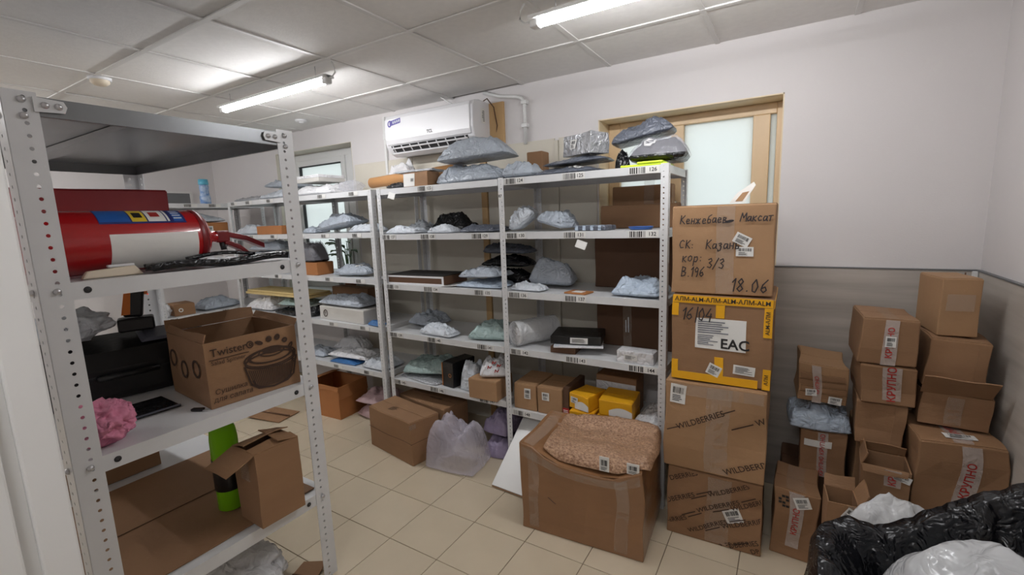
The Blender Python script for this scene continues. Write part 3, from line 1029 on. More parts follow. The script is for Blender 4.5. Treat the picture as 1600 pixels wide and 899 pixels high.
# near rack, heavier posts
near = thing('shelving_rack', 'large grey metal rack in the foreground holding the fire extinguisher', 'rack', (-1.694, .365, 0), 90, group='grey slotted angle racks')
NW, ND, NH = .785, 1.43, 1.925
big_post = post_mesh('rack_post_large', NH, .066, .032, .0105, .007)
NL = (1.915, 1.425, .91, .41)
for (x, y, r_) in ((0, 0, 0), (NW, 0, 90), (NW, ND, 180), (0, ND, 270)):
    p = add_post(near, big_post, (x, y, 0), r_, .0025)
    for z in NL:
        for dz in ((-.012, -.052) if z > 1.8 else (-.02,)):
            for (bx_, by_, ax) in ((.036, -.003, 'y'), (-.003, .036, 'x')):
                lathe('bolt', [(.001, .008), (.006, .0075), (.0085, .003), (.009, 0)], 'bolt', p, 10, (bx_, by_, z + dz), (R(90), 0, 0) if ax == 'y' else (0, R(-90), 0))
for z in NL:
    sh = shelf(near, 0, NW, ND, z, .048, rib=z > 1.8, m='galvanised' if z > 1.8 else 'rack_paint')
    for x in (.10, NW - .10):
        lathe('slot', [(.001, .0012), (.009, .0012), (.0095, 0)], 'gasket', sh, 12, (x, .0015, z - .024), (R(90), 0, 0))
for x, s in ((.066, 1), (NW - .066, -1)):
    V = [(x - s * .01, -.006, NL[0] - .04), (x + s * .05, -.006, NL[0] - .036), (x + s * .056, -.006, NL[0] - .02), (x + s * .05, -.006, NL[0] - .006), (x - s * .01, -.006, NL[0] - .002)]
    gp = mk('gusset_plate', V, [(0, 1, 2, 3, 4)], 'rack_paint', near, solid=.003)
    for q in (.012, .038):
        lathe('bolt', [(.001, .008), (.006, .0075), (.0085, .003), (.009, 0)], 'bolt', gp, 10, (x + s * q, -.0075, NL[0] - .021), (R(90), 0, 0))

# ================================================================ goods on the middle rack
def carton(*a, **k):
    return Carton(*a, **k)

GP = 'poly parcels on the racks'
def P(label, x, y, z, w, d, h, m='grey_poly', rot=0, tilt=(0, 0), seed=0, **k):
    return mailer('poly_parcel', label, (x, y, z), (w, d, h), rot, tilt, m, seed, GP, **k)

Z1, Z2, Z3, Z4, Z5 = [z + .0015 for z in LV]
ZR = Z5R + .0015
# top shelf
P('dark grey poly parcel lying highest on the heap beside the timber window', -.70, 2.56, 1.928, .33, .24, .11, 'dark_poly', 10, (0, -10), 1, crumple=.9, droop=.15)
mailer('bagged_garment', 'dark garment in a clear bag with a white barcode label on the rack corner', (-.60, 2.47, Z1 + .026), (.29, .27, .12), 8, (0, 0), 'black_poly', 2, GP, wrap='clear_film', sticker=(-.25, -.45, .4, .4), flap=False)
P('small black parcel squeezed between neon sheet and flat dark parcels', -.815, 2.53, Z1, .08, .18, .12, 'black_poly', 20, seed=3, flap=False)
t = thing('neon_folder', 'neon yellow-green flat pack on the top shelf over label 126', 'folder', (-.64, 2.385, Z1))
box('sheet', -.115, .115, -.075, .075, 0, .012, 'neon', t, bevel=.004)
box('sheet', -.03, .095, -.08, .06, .0125, .023, 'neon', t, bevel=.004)
c = Carton('foil_wrapped_box', 'silver bubble-wrapped oblong box on top of flat dark parcels', (-1.02, 2.50, 1.893), (.27, .13, .11), -34, (0, 2), 'silver_poly', .016, 4, 'parcel', closed=True)
c.sticker('F', -.03, .06, .05, .05, 0, 90, .008)
P('flat dark grey parcel directly beneath the silver wrapped box', -1.05, 2.50, Z1 + .050, .36, .30, .045, 'dark_poly', 6, (2, -3), 5)
P('flat slate parcel lowest under the silver wrapped box over label 125', -1.07, 2.47, Z1, .38, .32, .045, 'dark_poly', -4, seed=6, sticker=(.3, -.6, .35, .3))
P('big puffed grey parcel on top of the heap below the air conditioner', -1.715, 2.44, 1.920, .48, .30, .15, 'grey_poly', 8, (0, -3), 7, crumple=.9, droop=.08)
P('puffed grey parcel at the bottom of the heap below the air conditioner', -1.735, 2.43, Z1, .50, .26, .125, 'grey_poly', -6, seed=8, crumple=.9, droop=.12)
P('small crumpled grey parcel lying over label 124', -1.375, 2.42, Z1 + .004, .21, .22, .105, 'grey_poly', 4, seed=9)
carton('carton', 'brown carton end showing behind the grey heap on the top shelf', (-1.405, 2.655, Z1), (.11, .09, .175), 0, m='card', seed=3)
t = thing('cardboard_tube', 'long brown cardboard tube lying across the top shelf corner', 'tube', (-2.40, 2.58, Z1 + .10), 1, (0, -2.5))
lathe('tube', [(.036, -.44), (.040, -.44), (.040, .44), (.036, .44), (.036, -.44)], 'tube_card', t, 28, (0, 0, 0), (0, R(90), 0))
lathe('end_cap', [(.001, -.448), (.037, -.448), (.037, -.43), (.001, -.43)], 'white_plastic', t, 28, (0, 0, 0), (0, R(90), 0))
P('white poly parcel tucked behind the cardboard tube', -2.62, 2.682, 1.793, .32, .075, .25, 'white_poly', 0, seed=10, flap=False)
t = thing('flat_envelope', 'thin white envelope resting on the small brown box', 'envelope', (-2.18, 2.41, Z1 + .098), 4)
box('envelope', -.16, .16, -.08, .08, 0, .012, 'light_poly', t, bevel=.004)
box('closing_flap', -.16, .16, -.08, -.045, .0122, .0145, 'white_poly', t)
c = carton('carton', 'small brown carton with a white paper side under the thin white envelope', (-2.13, 2.36, Z1), (.22, .11, .09), -4, m='card', seed=4)
c.slab('paper_label', 'F', -.114, -.01, .004, .086, 'paper', .002)
c.geo('print', 'F', bars_geo(.03, .02, 2, 8), -.03, .045, 'print_black', .0035)
P('black striped poly parcel under the cardboard tube end', -2.345, 2.385, Z1 + .004, .19, .12, .04, 'black_poly', -3, seed=11, flap=True)

# second shelf
P('pale grey parcel at the left end of the 127 shelf', -2.315, 2.385, Z2, .28, .16, .06, 'light_poly', 5, seed=12)
P('pale grey parcel lying behind on the left end of the 127 shelf', -2.35, 2.585, Z2, .20, .16, .10, 'light_poly', 0, seed=13)
P('glossy black parcel on the shelf over label 128', -2.04, 2.59, Z2, .34, .18, .14, 'black_poly', -8, seed=14)
P('pale grey parcel in front of the glossy black one', -1.965, 2.37, Z2, .22, .13, .062, 'light_poly', 6, seed=15)
P('flat dark grey parcel over label 129', -1.68, 2.45, Z2, .28, .26, .055, 'dark_poly', 0, seed=16)
P('upright leaning pale grey parcel right of the 87 post', -1.365, 2.42, Z2 + .016, .17, .18, .12, 'light_poly', 10, (0, -38), 17, droop=.3)
P('crumpled grey parcel leaning on its pale neighbour over label 130', -1.175, 2.44, Z2 + .018, .20, .18, .10, 'grey_poly', -12, (0, 14), 18)
t = thing('striped_pack', 'thin dark striped pack alone on the 131 shelf', 'pack', (-.92, 2.385, Z2), -4)
box('pack', -.095, .095, -.07, .07, 0, .026, 'dark_poly', t, bevel=.008)
for k in range(4):
    box('stripe', -.085 + k * .045, -.068 + k * .045, -.0715, .0715, .002, .0268, 'blue_poly', t)
t = thing('blue_dish', 'flat blue plastic disc near the 132 label', 'disc', (-.665, 2.37, Z2))
lathe('disc', [(.001, 0), (.052, 0), (.062, .010), (.058, .013), (.05, .006), (.001, .005)], 'blue_plastic', t)
lathe('rim', [(.058, .012), (.063, .013), (.063, .016), (.058, .016), (.058, .012)], 'blue_plastic', t)

# third shelf
t = thing('flat_device_box', 'flat dark box with pale rim on the 133 shelf', 'box', (-2.22, 2.455, Z3), 3)
box('body', -.25, .25, -.14, .14, 0, .060, 'card_dark', t, bevel=.004)
for a in ((-.25, .25, -.1425, -.1395, .048, .060), (-.25, .25, -.1425, -.1395, 0, .010), (-.25, -.235, -.1425, -.1395, .01, .048), (.235, .25, -.1425, -.1395, .01, .048)):
    box('rim', *a, 'white_plastic', t)
box('lid', -.245, .245, -.135, .135, .0605, .066, 'print_black', t, bevel=.002)
t = thing('paper_slip', 'white paper slip on the edge of the 134 shelf', 'paper', (-1.905, 2.325, Z3), 12)
vv, ff = gridfn(lambda u, v: ((u - .5) * .13, (v - .5) * .06, .004 + .008 * u * u), 6, 3)
mk('slip', vv, ff, 'paper', t, solid=.001)
g = lines_geo(.09, .035, 4, 1)
me = bpy.data.meshes.new('print'); me.from_pydata([(a, b, .0062 + .008 * (a / .13 + .5) ** 2) for a, b in g[0]], [], g[1]); link('print', me, 'print_black', t)
P('pale grey parcel lowest of the pair over label 135', -1.69, 2.42, Z3, .36, .22, .055, 'blue_poly', 3, seed=19)
P('rumpled grey parcel on top of the pair over label 135', -1.68, 2.42, Z3 + .060, .34, .20, .075, 'grey_poly', -10, (0, -3), 20, crumple=1.3)
P('small pale parcel in front of the big grey one over label 136', -1.325, 2.36, Z3, .22, .11, .055, 'light_poly', -4, seed=21)
P('large puffed grey parcel over label 136', -1.265, 2.56, Z3 + .014, .29, .22, .17, 'grey_poly', 12, (0, 4), 22, crumple=.7)
P('black parcel high at the back under the 129 shelf', -1.62, 2.61, Z3 + .112, .38, .14, .08, 'black_poly', 4, seed=23)
P('grey parcel topmost of the stack touching the 129 shelf', -1.61, 2.61, Z3 + .198, .38, .15, .075, 'dark_poly', -5, seed=24)
P('black parcel at the bottom of the dark stack behind the rumpled grey one', -1.61, 2.62, Z3, .36, .13, .105, 'black_poly', 0, seed=25, flap=False)
t = thing('kraft_envelope', 'small orange kraft envelope alone over label 137', 'envelope', (-1.01, 2.36, Z3), -8)
box('envelope', -.068, .068, -.05, .05, 0, .008, 'card_orange', t, bevel=.003)
box('sticker', -.03, .035, -.03, .02, .0081, .0092, 'sticker', t)
P('pale grey parcel at the right end of the 138 shelf', -.675, 2.42, Z3, .27, .24, .105, 'blue_poly', -6, seed=26, sticker=(.62, .1, .3, .3))

# fourth shelf
P('grey parcel at the left end of the 139 shelf', -2.31, 2.555, Z4 + .012, .30, .22, .105, 'grey_poly', -14, (0, -3), 27)
P('small pale crumpled parcel over label 140', -2.05, 2.365, Z4, .31, .13, .085, 'light_poly', -5, seed=28, crumple=1.3)
P('puffed pale green-grey parcel behind the post over label 141', -1.67, 2.46, Z4, .30, .24, .125, 'green_poly', 14, seed=29)
t = thing('bubble_wrap_roll', 'white bubble-wrap roll standing out over label 142', 'roll', (-1.352, 2.45, Z4 + .082), 62)
def rollf(u, v):
    a = 2 * PI * u
    r = .076 + .006 * noise.noise(Vector((math.cos(a) * 2, math.sin(a) * 2, v * 4)))
    return ((v - .5) * .30, r * math.cos(a), r * math.sin(a))
vv, ff = gridfn(rollf, 28, 8)
mk('roll', vv, ff, 'bubble_film', t, smooth=True)
for s in (-1, 1):
    vv, ff = gridfn(lambda u, v: (s * (.15 - .008 * v + .006 * math.sin(v * 24)), .076 * v * math.cos(2 * PI * u), .076 * v * math.sin(2 * PI * u)), 24, 10)
    mk('roll_end', vv, ff, 'white_poly', t, smooth=True)
c = carton('flat_black_case', 'flat black boxed item lying over label 143', (-1.05, 2.44, Z4 + .056), (.29, .22, .045), 14, (0, 0), 'black_plastic', .002, 5, 'case')
c.sticker('F', .02, .022, .10, .034, 0, 5, style='lines')
t = thing('white_envelope', 'white envelope sticking out beneath the flat black case', 'envelope', (-1.03, 2.40, Z4 + .043), 20)
box('envelope', -.14, .14, -.10, .10, 0, .008, 'white_poly', t, bevel=.003)
box('closing_flap', -.14, -.11, -.10, .10, .0082, .0098, 'light_poly', t)
c = carton('carton', 'small reddish-brown carton carrying the white envelope and black case', (-1.105, 2.42, Z4), (.15, .22, .038), 6, m='card_dark', seed=6)
c = carton('carton', 'small white parcel box at the right end over label 144', (-.675, 2.35, Z4), (.19, .10, .062), 3, m='white_poly', seed=7, dent=.008)
c.sticker('F', -.02, .03, .07, .03, 0, 8, style='lines')
c = carton('carton', 'large dark brown carton standing at the back above label 144', (-.76, 2.665, Z4), (.46, .15, .29), 0, m='card_dark', seed=8)
c.tape('F', -.04, .05, 0, .29)
c.geo('print', 'F', lines_geo(.12, .03, 2, 3), -.04, .15, 'light_poly', .0055, 90)
c = carton('carton', 'large dark brown carton standing at the back of the 138 shelf', (-.77, 2.675, Z3), (.48, .13, .30), 0, m='card_dark', seed=9)
c = carton('carton', 'dark brown carton standing at the back of the 132 shelf', (-.76, 2.69, Z2), (.44, .10, .13), 0, m='card', seed=10)

# bottom shelf
P('wide green-grey parcel at the left end of the bottom shelf', -2.25, 2.50, Z5 + .036, .40, .32, .105, 'green_poly', 12, (0, -3), 30)
P('flat silver parcel beneath the wide green-grey one', -2.24, 2.46, Z5, .42, .30, .028, 'silver_poly', -8, seed=31)
c = carton('black_box', 'black upright box with an orange side on the bottom shelf', (-1.955, 2.43, Z5), (.10, .22, .175), -8, m='black_plastic', seed=11, cat='box')
c.slab('orange_side', 'L', -.115, .115, .004, .170, 'card_orange', .004)
c.geo('print', 'F', ell_geo(.014, .014, .009, .009), .02, .09, 'card_orange', .003)
mailer('poly_parcel', 'upright pale grey parcel beside the black box on the bottom shelf', (-1.805, 2.395, Z5), (.13, .16, .21), 0, (0, 0), 'light_poly', 32, GP, full=.35, droop=.05)
c = carton('carton', 'small brown carton at the shelf edge under the white bag with red print', (-1.63, 2.345, Z5), (.21, .20, .125), 2, m='card_light', seed=12)
b_ = mailer('printed_bag', 'white bag with red print on the small brown carton', (-1.61, 2.375, Z5 + .13), (.20, .17, .135), 30, (0, 0), 'white_poly', 33, None, flap=False, cat='bag', crumple=1.3)
for k, (u_, v_) in enumerate(((-.03, .02), (.0, .05), (.03, .03), (.015, -.005))):
    g = stroke_geo([[(-.012, -.006), (-.008, .010), (.002, -.004), (.012, .008)]], .006)
    me = bpy.data.meshes.new('red_mark'); me.from_pydata([(u_ + x, -.088, .055 + v_ + y) for x, y in g[0]], [], g[1]); link('red_mark', me, 'print_red', b_)
for k, (x, s_) in enumerate(((-1.352, 1), (-1.186, 2))):
    c = carton('carton', ('brown carton with a white label right beside the centre post, bottom shelf', 'brown carton between the labelled carton and the thin dark upright one')[k], (x, 2.425, ZR), (.158, .24, .165), 1, m='card_light', seed=13 + k)
    c.sticker('F', .02 if k == 0 else -.025, .11, .045, .065 if k == 0 else .05, 0, 20 + k)
c = carton('carton', 'thin dark brown carton standing upright left of the yellow boxes', (-1.078, 2.43, ZR), (.036, .24, .185), 0, m='card_dark', seed=15)
c.slab('red_label', 'F', -.02, .02, .005, .06, 'print_red', .002)
c.geo('print', 'F', lines_geo(.03, .04, 4, 2), 0, .032, 'paper', .0035)
def ybox(label, x, y, z, w, d, h, rot, seed):
    c = carton('yellow_box', label, (x, y, z), (w, d, h), rot, m='yellow_box', seed=seed, cat='box', group='yellow boxes')
    def wave(a, b):
        return c.pt('F', -w / 2 + w * (.3 + .7 * a), h * (.02 + (.35 + .25 * math.sin(a * 3)) * b), .002)
    vv, ff = gridfn(wave, 10, 3)
    mk('white_swoosh', vv, ff, 'paper', c.e)
    return c
yb = ybox('yellow box at lower left of the four with black print', -.972, 2.36, ZR, .14, .18, .072, 2, 16)
yb.geo('print', 'F', lines_geo(.06, .016, 2, 6), -.02, .045, 'print_black')
yb = ybox('tilted yellow box with a white sticker on top of the lower left one', -.968, 2.37, ZR + .0775, .135, .17, .085, -14, 17)
yb.sticker('F', -.03, .05, .05, .035, 0, 31)
ybox('yellow box at lower right of the four', -.785, 2.385, ZR, .19, .20, .075, 3, 18)
ybox('yellow box at upper right of the four with a pale swoosh', -.780, 2.385, ZR + .0805, .18, .20, .085, 4, 19)
c = carton('carton', 'grey-brown shoe carton behind the yellow boxes', (-.85, 2.60, ZR), (.25, .14, .215), 0, m='card', seed=20)
c.slab('paper_label', 'F', -.12, .12, .13, .18, 'white_poly', .002)
P('white poly parcel topmost of the pair right of the yellow boxes', -.605, 2.45, ZR + .053, .14, .30, .05, 'white_poly', -6, seed=34)
P('white poly parcel lowest of the pair right of the yellow boxes', -.605, 2.45, ZR, .14, .30, .05, 'white_poly', 0, seed=35)

# carton in the window niche
c = carton('carton', 'brown taped carton on the timber window sill', (-.80, 2.90, 1.364), (.36, .12, .36), 2, m='card', seed=21)
c.tape('F', .05, .06, 0, .42)
c2 = carton('carton', 'brown carton beneath the taped one on the timber window sill', (-.76, 2.90, .972), (.42, .12, .385), 0, m='card', seed=22)

# ================================================================ goods on the far rack
A1, A2, A3, A4, A5 = [z + .0015 for z in LV3]
P('flat silver crinkled parcel at the far end of the top shelf', -4.22, 2.46, A1, .38, .28, .05, 'silver_poly', 4, seed=40, crumple=1.4)
P('pale grey parcel lowest left in the pile before the white window', -3.77, 2.46, A1, .46, .28, .085, 'light_poly', 3, seed=41)
P('grey parcel highest left in the pile before the white window', -3.80, 2.50, A1 + .092, .44, .26, .085, 'grey_poly', -6, (0, 3), 42)
P('wide white parcel lying in the pile before the white window', -3.28, 2.46, A1, .48, .30, .10, 'white_poly', 2, seed=43)
t = thing('white_flat_box', 'flat white box on top of the wide white parcel', 'box', (-3.32, 2.47, A1 + .105), -3)
box('body', -.15, .15, -.12, .12, 0, .05, 'card_white', t, bevel=.004)
box('lid', -.153, .153, -.123, .123, .030, .054, 'white_poly', t, bevel=.004)
lump('pink_film_bag', 'clear film bag with a pink tint beside the tube end', 'bag', (-2.90, 2.42, A1), (.20, .20, .10), 'clear_film', 3)
P('pale grey parcel at the far end of the second shelf', -4.24, 2.42, A2, .34, .22, .095, 'light_poly', 6, seed=44)
c = carton('carton', 'flat brown carton on the second shelf of the far rack', (-3.89, 2.42, A2), (.34, .20, .07), 3, m='card_orange', seed=23)
P('small grey parcel right behind the near rack post, second shelf', -3.40, 2.44, A2, .16, .17, .06, 'grey_poly', 4, seed=45)
P('big silvery grey parcel with a raised end on the second shelf', -3.06, 2.44, A2 + .024, .46, .22, .13, 'grey_poly', -5, (0, -7), 46, crumple=1.0)
P('pale parcel at the right end of the second far shelf', -2.74, 2.42, A2, .25, .20, .065, 'light_poly', 0, seed=47)
P('grey parcel topmost in the stack on the third far shelf', -4.03, 2.47, A3 + .194, .50, .28, .095, 'grey_poly', 4, seed=48)
P('grey parcel midmost in the stack on the third far shelf', -4.08, 2.46, A3 + .097, .54, .29, .095, 'light_poly', -3, seed=49)
P('grey parcel lowest in the stack on the third far shelf', -4.06, 2.46, A3, .52, .29, .095, 'grey_poly', 2, seed=50)
c = carton('carton', 'brown carton under the black bagged item on the third far shelf', (-3.40, 2.40, A3), (.24, .16, .10), 2, m='card_orange', seed=24)
mailer('bagged_item', 'black item in a clear bag standing on a brown carton', (-3.42, 2.40, A3 + .105), (.23, .15, .165), 0, (0, 0), 'black_poly', 51, None, full=.35, droop=.05, wrap='clear_film', flap=False)
P('grey rolled parcel alone at the right of the third far shelf', -2.92, 2.40, A3 + .010, .38, .14, .095, 'grey_poly', 6, (0, -2), 52, sticker=(.3, -.2, .3, .4))
t = thing('kraft_folder', 'yellow kraft folders lying on parcels on the fourth far shelf', 'folder', (-3.92, 2.45, A4 + .150), 1)
box('cover', -.46, .46, -.12, .12, 0, .022, 'kraft_paper', t, bevel=.003)
box('cover', -.44, .45, -.115, .115, .024, .040, 'kraft_paper', t, bevel=.003)
P('white parcel at the far end under the yellow folders', -4.19, 2.45, A4, .38, .28, .135, 'white_poly', 4, seed=53, sticker=(0, -.5, .3, .3))
P('black parcel under the yellow folders', -3.74, 2.40, A4, .38, .22, .065, 'black_poly', -4, seed=54, sticker=(-.2, 0, .4, .4))
P('green-grey parcel between the black parcel and yellow folders', -3.74, 2.45, A4 + .069, .36, .24, .072, 'green_poly', 5, seed=55)
P('small black parcel beside the long white box', -3.46, 2.42, A4, .12, .20, .09, 'black_poly', 0, seed=56, flap=False)
c = carton('white_carton', 'long white carton on the fourth far shelf', (-3.03, 2.44, A4), (.56, .24, .105), -3, m='card_white', seed=25)
c.geo('print', 'F', merge_geo((ell_geo(.03, .03, .022, .022), (0, 0)), (lines_geo(.03, .03, 4), (0, 0))), -.20, .05, 'print_brown')
P('puffed grey parcel lying on the long white carton', -3.08, 2.45, A4 + .113, .56, .24, .095, 'grey_poly', -2, seed=57)
c = carton('carton', 'brown carton behind the long white carton', (-3.24, 2.645, A4), (.46, .11, .22), 0, m='card', seed=26)
P('small blue printed packet at the shelf edge', -2.655, 2.345, A4, .14, .09, .04, 'blue_pack', -6, seed=58, flap=False)
P('white parcel at the back of the bottom far shelf', -3.32, 2.645, A5, .36, .14, .13, 'white_poly', 6, seed=59)
P('grey parcel in front on the bottom far shelf', -3.46, 2.43, A5, .26, .18, .07, 'grey_poly', -4, seed=60)
P('long white parcel on the blue one, bottom far shelf', -3.04, 2.43, A5 + .036, .46, .20, .065, 'white_poly', 4, seed=61)
P('flat blue parcel under the long white one', -3.06, 2.38, A5, .32, .16, .032, 'blue_pack', 2, seed=62, flap=False)
P('pale translucent parcel at the right end of the bottom far shelf', -2.70, 2.42, A5, .26, .24, .085, 'light_poly', -3, seed=63)
# ---- along the left wall
t = thing('detergent_bottle', 'blue and white bottle with a cyan cap standing on the corner rack', 'bottle', (-4.72, 2.24, 1.787))
lathe('body', [(.001, 0), (.040, 0), (.045, .01), (.045, .06), (.036, .11), (.040, .16), (.034, .185), (.020, .195)], 'bottle_blue', t)
lathe('cap', [(.040, .178), (.042, .19), (.038, .228), (.001, .232)], 'cyan_cap', t)
sz = 1.4715
c = carton('carton', 'orange-brown carton on the corner rack under a pale parcel', (-4.72, 2.20, sz), (.30, .25, .14), 90, m='card_orange', seed=27)
c.sticker('F', -.02, .075, .07, .07, 0, 44)
P('pale parcel resting on an orange-brown carton of the corner rack', -4.72, 2.18, sz + .145, .34, .24, .09, 'light_poly', 90, seed=64)
c = carton('carton', 'small brown carton with a white stamp on the lower corner shelf', (-4.70, 1.90, .8015), (.16, .20, .10), 86, m='card', seed=28)
c.geo('print', 'F', merge_geo((ell_geo(.018, .018, .010, .010), (0, 0))), -.03, .05, 'paper')
P('crumpled grey parcel beside the stamped carton on the lower corner shelf', -4.73, 2.22, .8015, .36, .24, .115, 'grey_poly', 92, seed=65, crumple=1.4)
lump('white_film_bag', 'clear white film bag hanging over the lower corner shelf end', 'bag', (-4.68, 1.76, .8015), (.18, .10, .14), 'bubble_film', 5)
t = thing('red_capped_can', 'red capped black can standing beside the white film bag', 'can', (-4.86, 1.76, .8015))
lathe('can', [(.001, 0), (.05, 0), (.05, .16), (.045, .17), (.001, .17)], 'black_plastic', t)
lathe('cap', [(.052, .165), (.052, .20), (.04, .215), (.001, .215)], 'red_plastic', t)

# ================================================================ goods on the near rack (its front faces +x)
n1, n2, n3, n4 = [z + .0015 for z in NL]
# fire extinguisher lying along y
ex = thing('fire_extinguisher', 'red fire extinguisher lying on its side on the near rack', 'fire extinguisher', (-1.86, .60, n2 + .102), 0)
EA = (R(-90), 0, 0)
lathe('cylinder', [(.001, -.22), (.075, -.22), (.096, -.205), (.0985, -.19), (.0985, .205), (.094, .228), (.080, .248), (.055, .262), (.030, .27), (.022, .285), (.022, .30)], 'ext_red', ex, 48, (0, 0, 0), EA)
lathe('neck_ring', [(.0985, .212), (.1, .222), (.094, .236), (.0905, .234)], 'ext_dark_red', ex, 48, (0, 0, 0), EA)
def cyl_patch(name, a0, a1, y0, y1, m, r, parent):
    """a0..a1 degrees up from the +x side"""
    vv, ff = gridfn(lambda u, v: (r * math.cos(R(a0 + (a1 - a0) * v)), y0 + (y1 - y0) * u, r * math.sin(R(a0 + (a1 - a0) * v))), 4, 12)
    return mk(name, vv, ff, m, parent, smooth=True)
cyl_patch('blank_label', -62, 14, -.045, .198, 'paper', .0992, ex)
lb_ = cyl_patch('instruction_label', 34, 80, -.06, .175, 'label_navy', .0992, ex)
for (y0, y1, m_) in ((-.058, .02, 'label_blue'), (.024, .064, 'label_yellow'), (.068, .118, 'paper'), (.122, .128, 'paper'), (.14, .168, 'label_blue')):
    cyl_patch('label_field', 38, 76, y0, y1, m_, .0997, lb_)
cyl_patch('pictogram', 48, 64, .032, .056, 'print_black', .1002, lb_)
cyl_patch('pictogram', 50, 66, .078, .105, 'print_red', .1002, lb_)
for k in range(4):
    cyl_patch('text_line', 44 + k * 8, 47 + k * 8, .142, .166, 'paper', .1002, lb_)
box('valve', -.018, .018, .295, .345, -.022, .022, 'ext_dark_red', ex, bevel=.006)
tube('nozzle', [(.0, .32, -.02), (.0, .325, -.05)], .010, 'gasket', ex)
for z0, z1, l in ((.022, -.034, .14), (-.008, -.072, .085)):
    V, F = [], []
    for k, (yy, zz, ww) in enumerate(((.325, z0, .016), (.335 + l * .5, (z0 + z1) / 2 + .006, .022), (.335 + l, z1, .020))):
        V += [(-ww, yy, zz), (ww, yy, zz), (ww, yy, zz - .020), (-ww, yy, zz - .020)]
    for k in range(2):
        for i in range(4):
            j = (i + 1) % 4
            F.append((k * 4 + i, k * 4 + j, k * 4 + 4 + j, k * 4 + 4 + i))
    F += [(0, 1, 2, 3), (8, 9, 10, 11)]
    mk('lever', V, F, 'ext_dark_red', ex, bevel=.003)
tube('safety_ring', [(.0, .355 + .020 * math.cos(a * PI / 6), -.045 + .022 * math.sin(a * PI / 6)) for a in range(13)], .0022, 'bolt', ex, 6)

c = carton('red_box', 'dark red cardboard box behind the fire extinguisher', (-2.26, .66, n2), (.42, .28, .285), 88, m='red_box', seed=30)
t = thing('black_strap', 'long black flat strap along the edge of the near shelf', 'strap', (-1.735, .80, n2))
def strapf(u, v):
    return (-.03 + .060 * v + .006 * math.sin(u * 5), -.17 + .46 * u, .016 + .005 * math.sin(u * 9) + .003 * math.sin(v * 3))
vv, ff = gridfn(strapf, 30, 4)
mk('strap', vv, ff, 'black_poly', t, smooth=True, solid=.022)
def strapg(u, v):
    return (-.03 + .03 * v - .006 * math.sin(u * 4), -.05 + .22 * u, .034 + .012 * math.sin(u * PI))
vv, ff = gridfn(strapg, 20, 3)
mk('loop', vv, ff, 'black_poly', t, smooth=True, solid=.012)
tube('tag_string', [(.0, -.02, .03), (-.01, .02, .036), (.005, .05, .03), (-.005, .08, .034)], .003, 'white_plastic', t, 6)
t = thing('plastic_clip', 'beige plastic clip lying before the extinguisher label', 'clip', (-1.752, .545, n2), 90)
V = [(-.075, -.012, 0), (.075, -.012, 0), (.075, .012, 0), (-.075, .012, 0), (-.062, -.010, .022), (.055, -.010, .030), (.055, .010, .030), (-.062, .010, .022)]
mk('clip', V, [(0, 3, 2, 1), (4, 5, 6, 7), (0, 1, 5, 4), (1, 2, 6, 5), (2, 3, 7, 6), (3, 0, 4, 7)], 'beige_plastic', t, bevel=.005)
box('ridge', -.012, .055, -.008, .008, .028, .036, 'white_plastic', t, bevel=.003)

# third level: salad-spinner carton, black case, drill, rag
tw = open_carton('printed_carton', 'open brown carton printed with a salad spinner on the near rack', (-1.925, .945, n3), (.335, .36, .245), 85, m='card',
                 flaps=(('L', -30, .03), ('B', 10, .045), ('R', 30, .03)), seed=31)
tx = lambda s, u, v, size, **k: tw.text('F', s, u, v, size, 'print_brown', **k)
tx('Twister', -.088, .205, .040, bold=.006)
tw.geo('logo', 'F', merge_geo((ell_geo(.013, .014, .009, .010), (0, 0)), (ell_geo(.006, .007, .002, .003), (.002, 0))), -.013, .206, 'print_brown')
tw.slab('rule', 'F', -.155, -.02, .1795, .1815, 'print_brown', .003)
tx('Salad Spinner', -.092, .168, .022)
tx('Сушилка', -.095, .058, .026, shear=.15)
tx('для салата', -.090, .030, .026, shear=.15)
K_ = 1.25
spin = [(ell_geo(.082, .030, .076, .026), (0, .035)), (ell_geo(.070, .024, .060, .019), (0, .040)), (ell_geo(.042, .016, .036, .012), (.004, .052)), (ell_geo(.030, .011), (.006, .056)), (ell_geo(.080, .027, .074, .022), (0, .026))]
gz = lambda g: ([(a * K_, b * K_) for a, b in g[0]], g[1])
tw.geo('picture', 'F', gz(merge_geo(*spin)), .058, .098, 'print_brown')
V, F = [], []
for k in range(-12, 13):
    x0, x1 = k * .0058, k * .0046
    n_ = len(V)
    V += [(x0 - .0016, .012 - .012 * (1 - (k / 13) ** 2) ** .5), (x0 + .0016, .012 - .012 * (1 - (k / 13) ** 2) ** .5), (x1 + .0014, -.045 - .012 * (1 - (k / 13) ** 2) ** .5), (x1 - .0014, -.045 - .012 * (1 - (k / 13) ** 2) ** .5)]
    F.append((n_, n_ + 1, n_ + 2, n_ + 3))
V2, F2 = stroke_geo([[(-.080, .02), (-.066, -.04), (-.045, -.056), (0, -.063), (.045, -.056), (.066, -.04), (.080, .02)], [(-.06, -.03), (-.05, -.05), (-.03, -.058)], [(.06, -.03), (.05, -.05), (.03, -.058)]], .006)
tw.geo('picture', 'F', gz(merge_geo(((V, F), (0, 0)), ((V2, F2), (0, 0)))), .058, .098, 'print_brown')
rn = random.Random(8)
for (x, y, a, b) in ((.02, .205, .016, .008), (.058, .212, .012, .012), (.090, .213, .011, .013), (.118, .196, .012, .011), (.139, .170, .008, .015), (.150, .140, .006, .014), (.146, .105, .006, .013)):
    tw.geo('picture', 'F', merge_geo((ell_geo(a, b, a * .35, b * .3, 9), (0, 0)), (ell_geo(a * .2, b * .2, 0, 0, 6), (0, 0))), x, y, 'print_brown', rot=rn.uniform(-40, 40))
